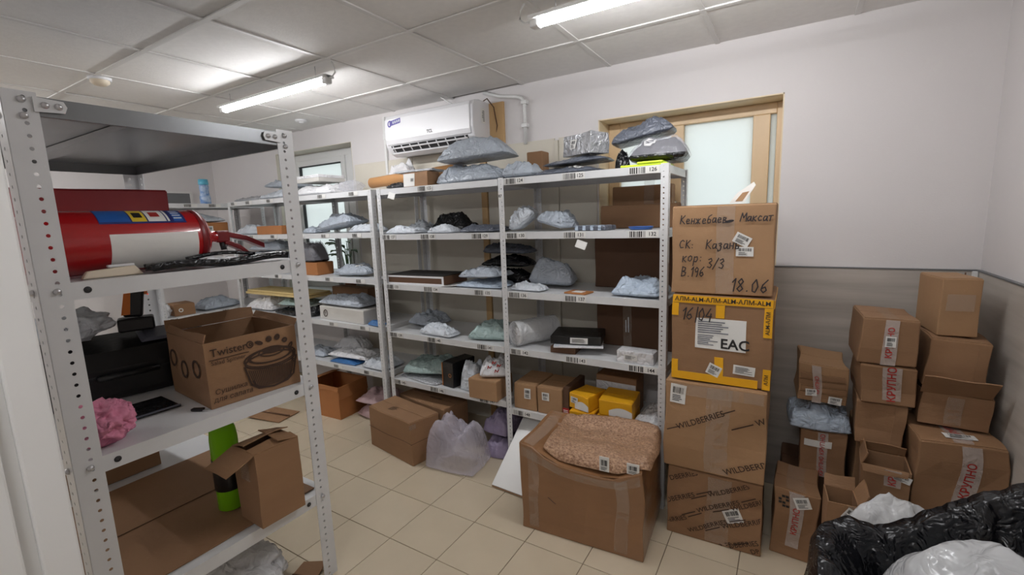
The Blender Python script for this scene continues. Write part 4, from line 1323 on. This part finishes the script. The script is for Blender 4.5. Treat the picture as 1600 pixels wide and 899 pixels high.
for (x, y) in ((-.13, .15), (-.02, .12), (.10, .14)):
    tw.geo('picture', 'L', ell_geo(.035, .035, .026, .026), x, y, 'print_brown')

cs = thing('tool_case', 'black plastic tool case with a grey latch panel on the near rack', 'case', (-2.36, .72, n3), 80)
def casep(u, v, zz=0):
    return u, v
V, F = [], []
pr = [(-.15, .0), (-.17, .03), (-.17, .13), (-.13, .19), (.02, .235), (.14, .20), (.17, .12), (.17, .03), (.15, 0)]
extr_ = [(-.29, .9), (-.27, 1.0), (.27, 1.0), (.29, .9)]
for x, s in extr_:
    V += [(x, p[0] * s, p[1] * (s * .5 + .5)) for p in pr]
n_ = len(pr)
for k in range(3):
    for i in range(n_):
        j = (i + 1) % n_
        F.append((k * n_ + i, k * n_ + j, (k + 1) * n_ + j, (k + 1) * n_ + i))
F += [tuple(range(n_)), tuple(range(3 * n_, 4 * n_))]
mk('shell', V, F, 'black_plastic', cs, bevel=.012)
V = [(.05, -.12, .202), (.22, -.12, .202), (.22, -.01, .232), (.05, -.01, .232), (.07, -.11, .214), (.20, -.11, .214), (.20, -.02, .240), (.07, -.02, .240)]
lt = mk('latch_panel', V, [(4, 5, 6, 7), (0, 1, 5, 4), (1, 2, 6, 5), (2, 3, 7, 6), (3, 0, 4, 7)], 'grey_plastic', cs, bevel=.004)
tube('handle', [(-.10, -.165, .10), (-.10, -.20, .105), (.08, -.20, .105), (.08, -.165, .10)], .011, 'black_plastic', cs)
box('lid_seam', -.285, .285, -.1735, -.168, .105, .110, 'gasket', cs)

lump('grey_film_bag', 'crumpled pale grey film bag on the black tool case', 'bag', (-2.33, .56, n3 + .242), (.24, .26, .13), 'light_poly', 8, amp=.26, freq=1.5, sub=5)
dr = thing('cordless_drill', 'orange and black cordless drill lying above the black tool case', 'drill', (-2.30, .78, n3 + .243), 70, (0, 0))
tube('body', [(-.07, 0, .215), (.06, 0, .215), (.08, 0, .215)], .032, 'black_plastic', dr, 16)
tube('gear_housing', [(.07, 0, .215), (.12, 0, .215)], .028, 'orange_plastic', dr, 16)
lathe('chuck', [(.001, .118), (.020, .118), (.022, .13), (.019, .165), (.008, .175), (.001, .175)], 'gasket', dr, 16, (0, 0, .215), (0, R(90), 0))
V = [(-.03, -.018, .19), (.03, -.018, .19), (.03, .018, .19), (-.03, .018, .19), (-.055, -.02, .06), (.01, -.02, .055), (.01, .02, .055), (-.055, .02, .06)]
mk('grip', V, [(0, 1, 2, 3), (4, 5, 6, 7), (0, 1, 5, 4), (1, 2, 6, 5), (2, 3, 7, 6), (3, 0, 4, 7)], 'black_plastic', dr, bevel=.010)
V = [(-.034, -.0205, .185), (-.015, -.0205, .185), (-.03, -.0225, .07), (-.057, -.0225, .07), (-.034, .0205, .185), (-.015, .0205, .185), (-.03, .0225, .07), (-.057, .0225, .07)]
mk('grip_insert', V, [(0, 1, 2, 3), (4, 5, 6, 7), (0, 3, 7, 4)], 'orange_plastic', dr, solid=.003)
box('battery', -.075, .045, -.035, .035, .0, .055, 'black_plastic', dr, bevel=.008)
box('trigger', .022, .036, -.008, .008, .145, .175, 'orange_plastic', dr, bevel=.003)
lump('pink_rag', 'crumpled pink cloth at the front of the near rack third shelf', 'cloth', (-1.80, .475, n3), (.19, .17, .135), 'pink_cloth', 12, amp=.32, freq=1.5, sub=5, part='cloth')
t = thing('key_fob', 'small black key fob on the shelf before the printed carton', 'fob', (-1.80, .735, n3), 30)
box('fob', -.022, .022, -.010, .010, 0, .010, 'black_plastic', t, bevel=.004)
tube('ring', [(.03 + .010 * math.cos(a * PI / 5), .010 * math.sin(a * PI / 5), .003) for a in range(11)], .0015, 'bolt', t, 5)
t = thing('black_folder', 'flat black sheet lying in front of the tool case', 'folder', (-2.0, .60, n3), 88)
box('sheet', -.13, .13, -.09, .09, 0, .006, 'black_poly', t, bevel=.002)
box('edge_strip', -.13, .13, -.09, -.08, .006, .009, 'grey_plastic', t)

# fourth level
t = thing('cardboard_sheet', 'large flattened cardboard sheet covering the low near shelf', 'cardboard', (-2.14, .76, n4), 90)
def sheetf(u, v):
    return ((u - .5) * .70, (v - .5) * .80, .004 + .003 * noise.noise(Vector((u * 4, v * 4, 0))))
vv, ff = gridfn(sheetf, 12, 12)
mk('sheet', vv, ff, 'card', t, solid=.005)
box('crease', -.35, .35, -.02, -.016, .0075, .0095, 'card_dark', t)
box('tape', .10, .18, -.12, -.08, .010, .0115, 'tape_clear', t)
c = carton('carton', 'brown carton at the back of the low near shelf', (-2.83, .66, n4), (.44, .42, .33), 90, m='card', seed=32)
bo = thing('green_bottle', 'green glass bottle with a dark label behind the torn carton', 'bottle', (-1.93, .862, n4 + .008))
lathe('glass', [(.001, 0), (.040, 0), (.050, .008), (.050, .20), (.050, .30), (.046, .34), (.034, .375), (.020, .40), (.014, .42), (.014, .44), (.011, .44), (.011, .42), (.016, .40), (.031, .372), (.043, .338), (.047, .30), (.047, .012), (.001, .010)], 'green_glass', bo, 32)
lathe('label', [(.0510, .09), (.0515, .092), (.0515, .22), (.0510, .222)], 'black_plastic', bo, 32)
lathe('cap', [(.0155, .43), (.0160, .432), (.0160, .455), (.001, .457)], 'gasket', bo, 24)
V, F = [], []
for k in range(5):
    bx(V, F, .012 + k * .006, .0135 + k * .006, -.0485, -.046, .12, .15 + .006 * (k % 2))
tc_ = open_carton('torn_carton', 'tall brown carton with torn top flaps on the low near shelf', (-1.735, .925, n4 + .012), (.175, .155, .30), 88, m='card',
                  flaps=(('L', 112, .11), ('B', -74, .085), ('R', -78, .08), ('F', -84, .06)), seed=33)
tc_.tape('L', 0, .05, .18, .29)
lump('white_carrier_bag', 'crumpled white carrier bag on the floor under the near rack', 'bag', (-1.95, .88, 0), (.38, .30, .20), 'white_poly', 16, amp=.26, freq=2.0, sub=5)
t = thing('cardboard_scrap', 'torn dark cardboard scrap on the floor beside the carrier bag', 'cardboard', (-1.80, 1.085, 0), 20)
vv, ff = gridfn(lambda u, v: ((u - .5) * .12, (v - .5) * .08, .006 + .02 * u * v), 6, 4)
mk('sheet', vv, ff, 'card', t, solid=.005)
box('edge', -.06, .06, -.044, -.038, .004, .012, 'card_dark', t)

# ================================================================ cartons on the floor by the racks
op = open_carton('open_carton', 'open orange-brown carton with a white label under the far rack', (-3.24, 2.36, 0), (.42, .30, .27), 3, m='card_orange', flaps=(('L', -80, .10), ('R', 175, .10), ('F', 172, .035)), seed=34)
op.sticker('F', -.07, .12, .09, .11, -6, 51)
P('pinkish film parcel topmost under the far rack', -2.80, 2.46, .125, .34, .28, .10, 'pink_poly', 4, seed=71)
P('dark pinkish film parcel lowest under the far rack', -2.80, 2.46, 0, .34, .28, .12, 'pink_poly', -3, seed=72)
t = thing('flat_cardboard', 'flat cardboard piece lying on the floor beyond the near rack', 'cardboard', (-3.62, 2.02, 0), 12)
vv, ff = gridfn(lambda u, v: ((u - .5) * .34, (v - .5) * .22, .006 + .012 * (1 - u)), 6, 4)
mk('sheet', vv, ff, 'card', t, solid=.005)
box('fold', -.17, .17, -.006, .006, .016, .022, 'card_dark', t)

ca = carton('carton', 'brown carton standing in front on the floor tiles left of the clear bag', (-2.225, 2.125, 0), (.49, .225, .29), -10, m='card', seed=35)
ca.slab('band', 'F', -.25, .25, .145, .148, 'card_dark', .0012)
ca.slab('band', 'R', -.12, .12, .145, .148, 'card_dark', .0012)
ca.geo('stamp', 'T', lines_geo(.10, .05, 5, 4), -.03, -.03, 'print_brown', .004, 8)
ca.slab('tape', 'R', -.12, -.07, .245, .275, 'tape_clear', .002)
cb = carton('carton', 'brown carton pushed under the rack behind the front floor carton', (-2.19, 2.395, 0), (.50, .23, .285), -10, m='card', seed=36)
cb.geo('stamp', 'T', lines_geo(.12, .03, 3, 5), .05, 0, 'print_brown', .004, 8)

# clear bag with lilac textiles
mailer('clear_plastic_bag', 'puffed clear plastic bag on the floor before the middle rack', (-1.765, 2.14, 0), (.36, .26, .33), 8, (0, 0), 'lilac_film', 21, None, full=.36, droop=.05, flap=False, crumple=1.5, cat='bag')
mailer('lilac_textile', 'lilac folded textile lowest beside the centre post', (-1.60, 2.46, 0), (.20, .32, .15), 4, (0, 0), 'lilac_poly', 73, 'lilac textiles in film', full=.3, droop=.05, flap=False, cat='textile')
mailer('lilac_textile', 'lilac folded textile on top beside the centre post', (-1.60, 2.47, .155), (.20, .30, .14), -3, (0, 0), 'lilac_poly', 74, 'lilac textiles in film', full=.3, droop=.05, flap=False, cat='textile')

# leaning white shelf boards
t = thing('white_shelf_board', 'white shelf board leaning under the rack beside the big carton', 'board', (-1.292, 2.02, .0), -3)
for k, (m_, off) in enumerate((('pvc_white', 0), ('card_white', .022))):
    o = box('board', -.14, .14, -.008, .010, 0, .52, m_, t, bevel=.002, loc=(0, off, .012 - .010 * k))
    o.rotation_euler = (R(-52), R(0), 0)
box('edge_band', -.14, .14, -.009, -.007, 0, .02, 'card', t).rotation_euler = (R(-52), 0, 0)

# the big carton with the bag of pellets
def sstep(a, b, x):
    t = max(0, min(1, (x - a) / (b - a)))
    return t * t * (3 - 2 * t)
def dip(u, v):
    return .085 * sstep(-.98, -.35, u) * (1 - .55 * sstep(.55, 1, u)) * (1 - .9 * sstep(.45, 1, v))
def sagf(u, v, z):
    return -dip(u, v) * max(0, z - .35) / .65
big = Carton('big_carton', 'big taped brown carton sagging under a sack of wood pellets', (-.815, 2.035, 0), (.605, .40, .462), 4, m='card_gloss', dent=.010, seed=37, sag=sagf)
big.tape('F', -.235, .05, .02, .45)
big.tape('F', .20, .06, .02, .44)
big.tape('T', -.255, .05, -.19, .19)
big.tape('F', .42, .05, -.29, .29, horiz=True)
big.geo('pen_mark', 'F', stroke_geo([[(-.02, .012), (.0, -.006), (.015, -.02)]], .004), -.14, .20, 'marker')
pel = mailer('pellet_sack', 'clear sack full of wood pellets lying on the big carton', (-.752, 2.035, .470), (.54, .36, .085), 4, (0, 0), 'pellets', 75, None, bend=lambda u, v: -dip(u * .876 + .20, v * .925 + .02), crumple=.5, full=.28, droop=.10, n=28, flap=False, cat='sack')
for (x, z, w_, h_) in ((.06, -.035, .045, .07), (.19, -.03, .055, .05)):
    s_ = box('sticker', x - w_ / 2, x + w_ / 2, -.190, -.187, z - h_ / 2, z + h_ / 2, 'sticker', pel)
    g = merge_geo((bars_geo(w_ * .7, h_ * .4, 3, 9), (0, h_ * .1)), (lines_geo(w_ * .7, h_ * .25, 3), (0, -h_ * .3)))
    me = bpy.data.meshes.new('print'); me.from_pydata([(x + a, -.1915, z + b) for a, b in g[0]], [], g[1]); link('print', me, 'print_black', s_)

# ================================================================ the tall stack beside the rack
HW = {  # pen strokes in a 0..1 box, x-height .6
 'К': [[(.1, 0), (.12, 1)], [(.55, 1), (.14, .5), (.6, 0)]],
 'М': [[(0, 0), (.1, 1), (.32, .4), (.55, 1), (.65, 0)]],
 'С': [[(.55, .85), (.35, 1), (.12, .8), (.05, .4), (.2, .05), (.5, .1)]],
 'В': [[(.1, 0), (.12, 1), (.45, .9), (.4, .6), (.14, .52), (.5, .4), (.45, .1), (.1, 0)]],
 'е': [[(.05, .3), (.4, .36), (.35, .55), (.15, .58), (.05, .3), (.15, .04), (.45, .1)]],
 'н': [[(.08, 0), (.08, .6)], [(.4, 0), (.4, .6)], [(.08, .3), (.4, .3)]],
 'ж': [[(.0, .6), (.25, .3), (.0, 0)], [(.5, .6), (.25, .3), (.5, 0)], [(.25, 0), (.25, .6)]],
 'б': [[(.45, 1), (.15, .8), (.05, .35), (.15, .03), (.38, .08), (.42, .38), (.25, .5), (.07, .4)]],
 'а': [[(.42, .55), (.15, .56), (.05, .3), (.12, .04), (.3, .1), (.42, .5), (.42, .1), (.52, .02)]],
 'в': [[(.08, 0), (.08, .62), (.35, .55), (.3, .35), (.08, .33), (.4, .2), (.3, .02), (.08, 0)]],
 'к': [[(.08, 0), (.08, .6)], [(.4, .6), (.1, .3), (.42, 0)]],
 'с': [[(.4, .5), (.2, .6), (.05, .3), (.2, .02), (.42, .1)]],
 'т': [[(.0, .58), (.45, .62)], [(.22, .6), (.2, 0)]],
 'о': [[(.25, .58), (.06, .4), (.08, .1), (.28, .02), (.42, .25), (.38, .5), (.25, .58)]],
 'р': [[(.05, -.35), (.1, .58)], [(.1, .5), (.35, .58), (.42, .3), (.3, .05), (.1, .1)]],
 'з': [[(.08, .5), (.3, .6), (.38, .42), (.18, .32), (.38, .2), (.3, -.2), (.1, -.3), (.06, -.1)]],
 'ь': [[(.08, .6), (.08, 0), (.35, .05), (.35, .28), (.08, .32)]],
 ':': [[(.15, .1), (.17, .14)], [(.15, .45), (.17, .49)]], '.': [[(.12, .0), (.15, .05)]], '|': [[(.2, -.2), (.22, 1.1)]],
 '/': [[(.0, -.15), (.45, 1.05)]], '1': [[(.05, .7), (.25, 1), (.2, 0)]], '3': [[(.05, .85), (.3, 1), (.4, .75), (.15, .52), (.42, .3), (.3, 0), (.02, .1)]],
 '9': [[(.4, .65), (.2, .5), (.08, .75), (.25, 1), (.4, .85), (.38, .2), (.3, 0)]], '6': [[(.4, 1), (.12, .6), (.06, .2), (.25, 0), (.42, .2), (.3, .45), (.08, .3)]],
 '8': [[(.25, .5), (.08, .75), (.25, 1), (.4, .78), (.25, .5), (.06, .2), (.25, 0), (.44, .22), (.25, .5)]], '0': [[(.25, 1), (.05, .6), (.12, .08), (.32, 0), (.44, .45), (.25, 1)]],
 '4': [[(.3, 1), (.02, .35), (.45, .35)], [(.38, .6), (.34, -.1)]], '2': [[(.05, .8), (.25, 1), (.4, .75), (.05, 0), (.45, .02)]], '!': [[(.1, 1), (.1, .3)], [(.1, .02), (.11, .05)]]}
def pen(s, size, wd, sl=.12, adv=.56, seed=1):
    rn = random.Random(seed)
    x, pl = 0, []
    for ch in s:
        if ch == ' ':
            x += .5
            continue
        dy = rn.uniform(-.05, .05)
        for st_ in HW[ch]:
            pl.append([((x + a + sl * b) * size, (b + dy) * size) for a, b in st_])
        x += adv * (1.25 if ch in 'КМжСВ' else .6 if ch in ':.|1!' else 1)
    return stroke_geo(pl, wd)

SX, SY = -.262, 2.335
s4 = Carton('carton', 'lowest carton of the tall stack printed with diagonal lettering all over', (SX, SY, 0), (.41, .40, .345), 2, m='card', dent=.008, seed=50)
s3 = Carton('carton', 'second carton from the floor in the tall stack with one diagonal line of lettering', (SX - .005, SY - .005, .357), (.425, .41, .425), 1, m='card_light', dent=.007, seed=51)
s2 = Carton('carton', 'carton edged with yellow printed tape in the tall stack', (SX + .012, SY, .793), (.405, .39, .395), 0, m='card', dent=.003, seed=52)
s1 = Carton('carton', 'topmost carton of the tall stack covered with handwriting', (SX, SY, 1.196), (.405, .38, .385), 1, m='card_light', dent=.003, seed=53)
# printed lettering
def diag(c, u, v, f='F', s='WILDBERRIES', size=.038, rot=27, lines=((-.16, -.10), (.10, .16))):
    g = text_geo(s, size, 0, .008)
    gs = [(g, (0, 0))]
    for a, b in lines:
        gs.append((rect_geo(b - a, .005), ((a + b) / 2, 0)))
    g = merge_geo(*gs)
    V, F = rot_geo(g, rot)
    W, H = (c.w if f in 'FT' else c.d), c.h
    keep = [i for i, q in enumerate(F) if all(abs(u + V[k][0]) < W / 2 - .004 and .004 < v + V[k][1] < H - .004 for k in q)]
    used = sorted({k for i in keep for k in F[i]})
    mp2 = {k: i for i, k in enumerate(used)}
    if keep:
        me = bpy.data.meshes.new('lettering')
        me.from_pydata([c.pt(f, u + V[k][0], v + V[k][1], .0056) for k in used], [], [tuple(mp2[k] for k in F[i]) for i in keep])
        link('lettering', me, 'print_brown', c.e)
diag(s3, -.055, .255)
diag(s3, .155, .075, lines=((-.19, -.125), (.1, .16)))
diag(s3, .19, .29, s='W', lines=((-.12, -.03),))
for (u, v) in ((-.16, .30), (.06, .29), (-.17, .19), (.02, .20), (.16, .245), (-.20, .07), (-.02, .085), (.13, .14), (.0, -.02), (.11, .03), (.20, .035)):
    diag(s4, u, v, size=.032, lines=((-.175, -.105), (.105, .175)))
for c, v in ((s4, .20), (s3, .25)):
    diag(c, 0, v, 'R', size=.036)
for c in (s3, s4):
    c.tape('F', .02, .10, .01, c.h - .01)
    c.tape('T', 0, .06, -c.d / 2 + .01, c.d / 2 - .01)
s3.sticker('F', -.155, .365, .07, .09, -4, 61)
s4.sticker('F', .085, .165, .07, .07, 25, 62)
s3.tape('F', .39, .05, -.18, .20, horiz=True)
# yellow taped carton
def ytape(f, u, w_, v0, v1, horiz=False, text=None, size=.022, tx=0):
    o = s2.slab('tape', f, *((v0, v1, u - w_ / 2, u + w_ / 2) if horiz else (u - w_ / 2, u + w_ / 2, v0, v1)), 'tape_yellow', .003)
    if text:
        s2.text(f, text, (v0 + v1) / 2 if horiz else u, u if horiz else (v0 + v1) / 2 + tx, size, 'print_black', 0 if horiz else 90, .0045, 0, .015, o, 'print')
ytape('F', .377, .034, -.20, .20, True, 'АЛМ-ALM-АЛМ-ALM-АЛМ-ALM', .0265)
ytape('F', .185, .032, .23, .358, False, 'ALM-АЛМ', .022)
ytape('F', -.187, .028, .30, .358)
ytape('F', -.187, .028, .0, .09)
ytape('F', .187, .030, .0, .09, False, 'АЛМ', .020)
ytape('F', .018, .036, -.185, .155, True)
ytape('F', 0, .036, .0, .12)
ytape('F', 0, .036, .30, .358)
ytape('R', .374, .034, -.19, .19, True, 'АЛМ-ALM-АЛМ-ALM-АЛМ', .0245)
lab = s2.slab('shipping_label', 'F', -.10, .105, .155, .295, 'paper', .003)
s2.geo('print', 'F', merge_geo((lines_geo(.18, .06, 6, 4), (0, .03)), (lines_geo(.09, .05, 6, 9), (-.045, -.03))), 0, .225, 'grey_plastic', .0042, 0, lab)
s2.text('F', 'EAC', .062, .183, .062, 'print_black', 0, .0045, 0, .02, lab, 'print')
s2.sticker('F', -.02, .06, .055, .05, -22, 63)
s2.sticker('F', .10, .075, .085, .042, -3, 64, style='lines')
def wr(c, s, u, v, size, wd=.0042, seed=1, **k):
    c.geo('handwriting', 'F', pen(s, size, wd, seed=seed, **k), u, v, 'marker', .0062)
wr(s2, '16|04', -.16, .285, .055, .005, 3)
wr(s1, 'Кенжебаев', -.170, .310, .036, seed=4, adv=.58)
wr(s1, 'Максат', .075, .315, .034, seed=5)
wr(s1, 'СК:', -.172, .200, .036, seed=6)
wr(s1, 'Казань', -.06, .200, .040, seed=7)
wr(s1, 'кор:', -.160, .140, .044, seed=8)
wr(s1, '3/3', -.05, .115, .042, seed=9)
wr(s1, 'В.196', -.165, .075, .042, seed=10)
wr(s1, '18.06', .045, .018, .055, .005, seed=11, adv=.62)
s1.geo('handwriting', 'F', merge_geo((ell_geo(.018, .006), (0, 0))), .035, .316, 'marker', .0062, 12)
s1.sticker('F', .085, .238, .062, .045, -28, 65)
s1.sticker('F', .095, .188, .065, .040, 0, 66)
s1.tape('F', .02, .07, .005, .38)
s1.tape('T', 0, .06, -.18, .18, horiz=True)
# card standing on the stack
t = thing('torn_card', 'torn printed card standing on the topmost stack carton', 'card', (-.22, 2.36, 1.590), -24, (0, 0))
V = [(-.04, 0, 0), (.03, 0, 0), (.075, .012, .075), (.066, .012, .09), (-.005, .004, .045)]
mk('card', V, [(0, 1, 2, 3, 4)], 'paper', t, solid=.002)
mk('print', [(-.01, -.0015, .008), (.024, -.0015, .008), (.05, .005, .05), (.02, .004, .045)], [(0, 1, 2, 3)], 'card_light', t, solid=.001)

# ================================================================ cartons in the right corner
GC = 'returned cartons in the corner'
def corner(label, x0, x1, y, z, h, d, rot=0, tilt=(0, 0), m='card', dent=.008, seed=0, **k):
    return Carton('carton', label, ((x0 + x1) / 2, y + d / 2, z), (x1 - x0, d, h), rot, tilt, m, dent, seed, group=GC, **k)
r4 = corner('biggest corner carton with red printed tape against the right wall', .455, .700, 2.20, 0, .665, .30, 0, seed=60, dent=.012)
r4.tape('F', .02, .055, .40, .66, red=True); r4.tape('T', .0, .055, -.14, .14, red=True)
r4.sticker('T', -.0, -.08, .09, .05, 0, 71, .006)
r3 = open_carton('carton', 'crushed open-flap carton under the plain tilted one by the right wall', (.582, 2.46, .682), (.205, .25, .130), -3, (0, 0), 'card', (('F', 42, .12),), 61, GC, dent=.010)
r3.tape('F', .0, .05, .01, .12)
r2_ = corner('plain tilted carton second from the top by the right wall', .480, .668, 2.35, .830, .195, .25, -2, (0, 3), seed=62)
r2_.slab('joint_flap', 'F', .055, .09, .004, .19, 'card', .003)
r1 = corner('tall narrow carton at the very top of the corner pile',   .500, .622, 2.39, 1.036, .225, .24, 6, seed=63, m='card_light', dent=.004)
r1.tape('F', .0, .085, .10, .165); r1.tape('R', .05, .01, .0, .235, 'card_dark', .002)
m4 = open_carton('carton', 'open carton with raised flaps in the middle of the corner pile', (.364, 2.255, 0), (.148, .15, .53), -4, (0, 0), 'card', (('B', -20, .045), ('L', -15, .05), ('F', 165, .03)), 64, GC, dent=.008)
m4.tape('F', .02, .05, .46, .53, red=True, horiz=False, text='КРУ'); m4.sticker('F', .045, .505, .06, .028, -14, 72)
m5 = corner('plain carton hidden behind the open carton in the corner', .290, .440, 2.45, 0, .542, .28, 0, seed=65)
m3 = corner('plain carton under the two taped ones in the corner', .283, .438, 2.335, .55, .183, .27, -3, seed=66)
m3.slab('joint_flap', 'F', .04, .075, .004, .178, 'card', .003)
m2 = corner('dented carton with red tape second from the top in the middle column', .278, .455, 2.32, .741, .165, .28, 2, seed=67, dent=.012)
m2.tape('F', .01, .06, .02, .163, red=True)
m1 = corner('taped carton with a white label on top of the middle column', .254, .446, 2.31, .913, .185, .27, 1, seed=68, dent=.007)
m1.tape('F', .005, .048, .0, .183, red=True); m1.tape('T', .005, .048, -.13, .13)
m1.sticker('F', .005, .095, .036, .042, 0, 73, .0065)
l6 = corner('dark brown low carton behind the front corner carton', .015, .255, 2.47, 0, .295, .26, 0, seed=69, m='card_dark')  # darker board colour than the other corner cartons
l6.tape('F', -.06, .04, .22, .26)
l3 = corner('carton with crossed tape beneath the pale blue bag', .083, .268, 2.44, .302, .220, .26, -1, seed=70)
l3.tape('F', .0, .040, 0, .22, red=True); l3.tape('F', .165, .03, -.075, .035, 'sticker', .005, horiz=True)
l2 = mailer('poly_bag', 'pale blue poly bag crushed under the pleated carton', (.148, 2.555, .530), (.25, .28, .135), 4, (0, 0), 'blue_poly', 80, None, cat='bag', flap=False, full=.3, droop=.1)
l1 = corner('crushed pleated carton with stickers on the pale blue bag', .050, .240, 2.42, .672, .185, .25, 3, (0, 2), seed=71, m='card_light', dent=.012)
for k in range(4):
    a = .022 + k * .032
    l1.slab('pleat', 'F', -.092 + .005 * (k % 2), .092 - .004 * k, a, a + .024, 'card', .006 + .004 * (k % 2), 5)
l1.tape('F', -.02, .035, .0, .18, red=True, off=.013); l1.sticker('F', -.045, .05, .045, .036, 6, 74, .014); l1.sticker('F', .05, .022, .05, .036, -4, 75, .014)
l4 = open_carton('carton', 'small carton with a raised flap and sticker before the crossed-tape one', (.222, 2.105, 0), (.105, .13, .41), 3, (0, 0), 'card', (('R', 25, .06), ('B', 30, .05)), 72, GC)
l4.tape('F', .03, .03, .30, .41); l4.sticker('F', .02, .375, .035, .05, -30, 76)
l5 = corner('front corner carton on the floor with clear and red tape', -.012, .160, 2.205, 0, .325, .24, -4, seed=73, dent=.014)
l5.tape('F', -.0, .055, .05, .32, red=True); l5.sticker('F', .02, .285, .06, .05, 20, 77, .006); l5.tape('T', 0, .07, -.11, .11)
l5.geo('print', 'F', merge_geo(*[(rect_geo(.012, .010), (.014 * i, .014 * j)) for i in range(3) for j in range(4) if (i + j) % 3]), -.065, .25, 'print_black')
# bubble wrap behind the black liner
lump('bubble_wrap_heap', 'heap of clear bubble wrap between the cartons and the black liner', 'bubble wrap', (.36, 1.86, 0), (.34, .24, .58), 'bubble_film', 31, amp=.12, freq=1.6, sub=5, part='wrap')
lump('bubble_wrap_tuft', 'small tuft of bubble wrap before the biggest corner carton', 'bubble wrap', (.61, 1.90, 0), (.14, .20, .57), 'bubble_film', 33, amp=.12, freq=1.6, sub=5, part='wrap')

# lined white carton in the foreground
lc = open_carton('lined_carton', 'white carton lined with a black bin bag in the right foreground', (.388, 1.245, 0), (.55, .56, .60), 0, (0, 0), 'card_white', (), 80)
hw, hd, hz_ = .277, .282, .605
def liner(u, v):
    a = 2 * PI * u
    ca_, sa_ = math.cos(a), math.sin(a)
    k = 1 / max(abs(ca_) ** 6 + abs(sa_) ** 6, 1e-6) ** (1 / 6)
    x, y = ca_ * k, sa_ * k
    n1 = noise.noise(Vector((ca_ * 2.5, sa_ * 2.5, v * 1.5)))
    n2 = 1 - abs(noise.noise(Vector((ca_ * 6, sa_ * 6, v * 2 + 4))))
    back = max(0, y) ** 2
    n3 = abs(noise.noise(Vector((ca_ * 4.5, sa_ * 4.5, v * 2 + 2)))) + .5 * abs(noise.noise(Vector((ca_ * 12 + v * 2, sa_ * 12, v * 3))))
    rise = .010 + .02 * (1 + n1) + back * (.22 * max(0, x + .55) ** 1.2) + .03 * n3
    s = v * 2 - 1                              # -1 inside bottom, 0 rim, 1 outside hem
    if s < 0:
        off, z = -.012 - .05 * (-s) - .045 * n3 * min(1, -s * 3), hz_ + rise - (rise + .20) * (-s) ** 1.3
    else:
        hem = .09 + .05 * n1
        off, z = .012 + .010 * math.sin(min(1, s * 1.4) * PI * .6) + .030 * n3 * s, hz_ + rise - (rise + hem) * s ** 1.2
    arch = .03 * math.exp(-(s / .18) ** 2)
    return (x * (hw + off) , y * (hd + off), z + arch * .3)
vv, ff = gridfn(liner, 200, 30)
ln_ = mk('liner', vv, ff, 'black_poly', lc.e, smooth=True, solid=.002)
lump('bubble_wrap_bundle', 'big bundle of clear wrap inside the black-lined carton', 'bubble wrap', (.42, 1.25, .02), (.42, .42, .81), 'bubble_film', 35, amp=.09, freq=1.3, sub=5, part='wrap')
t = thing('wrapped_brown_item', 'brown item on the clear wrap at the bottom right edge', 'item', (.47, 1.10, .79), 10)
vv, ff = gridfn(lambda u, v: (.10 * (u * 2 - 1), .06 * (v * 2 - 1), .05 * max(0, 1 - (u * 2 - 1) ** 2) ** .5 * max(0, 1 - (v * 2 - 1) ** 2) ** .5), 16, 12)
mk('body', vv, ff, 'card_dark', t, smooth=True)
box('edge', -.09, .09, -.055, -.05, 0, .008, 'card', t)
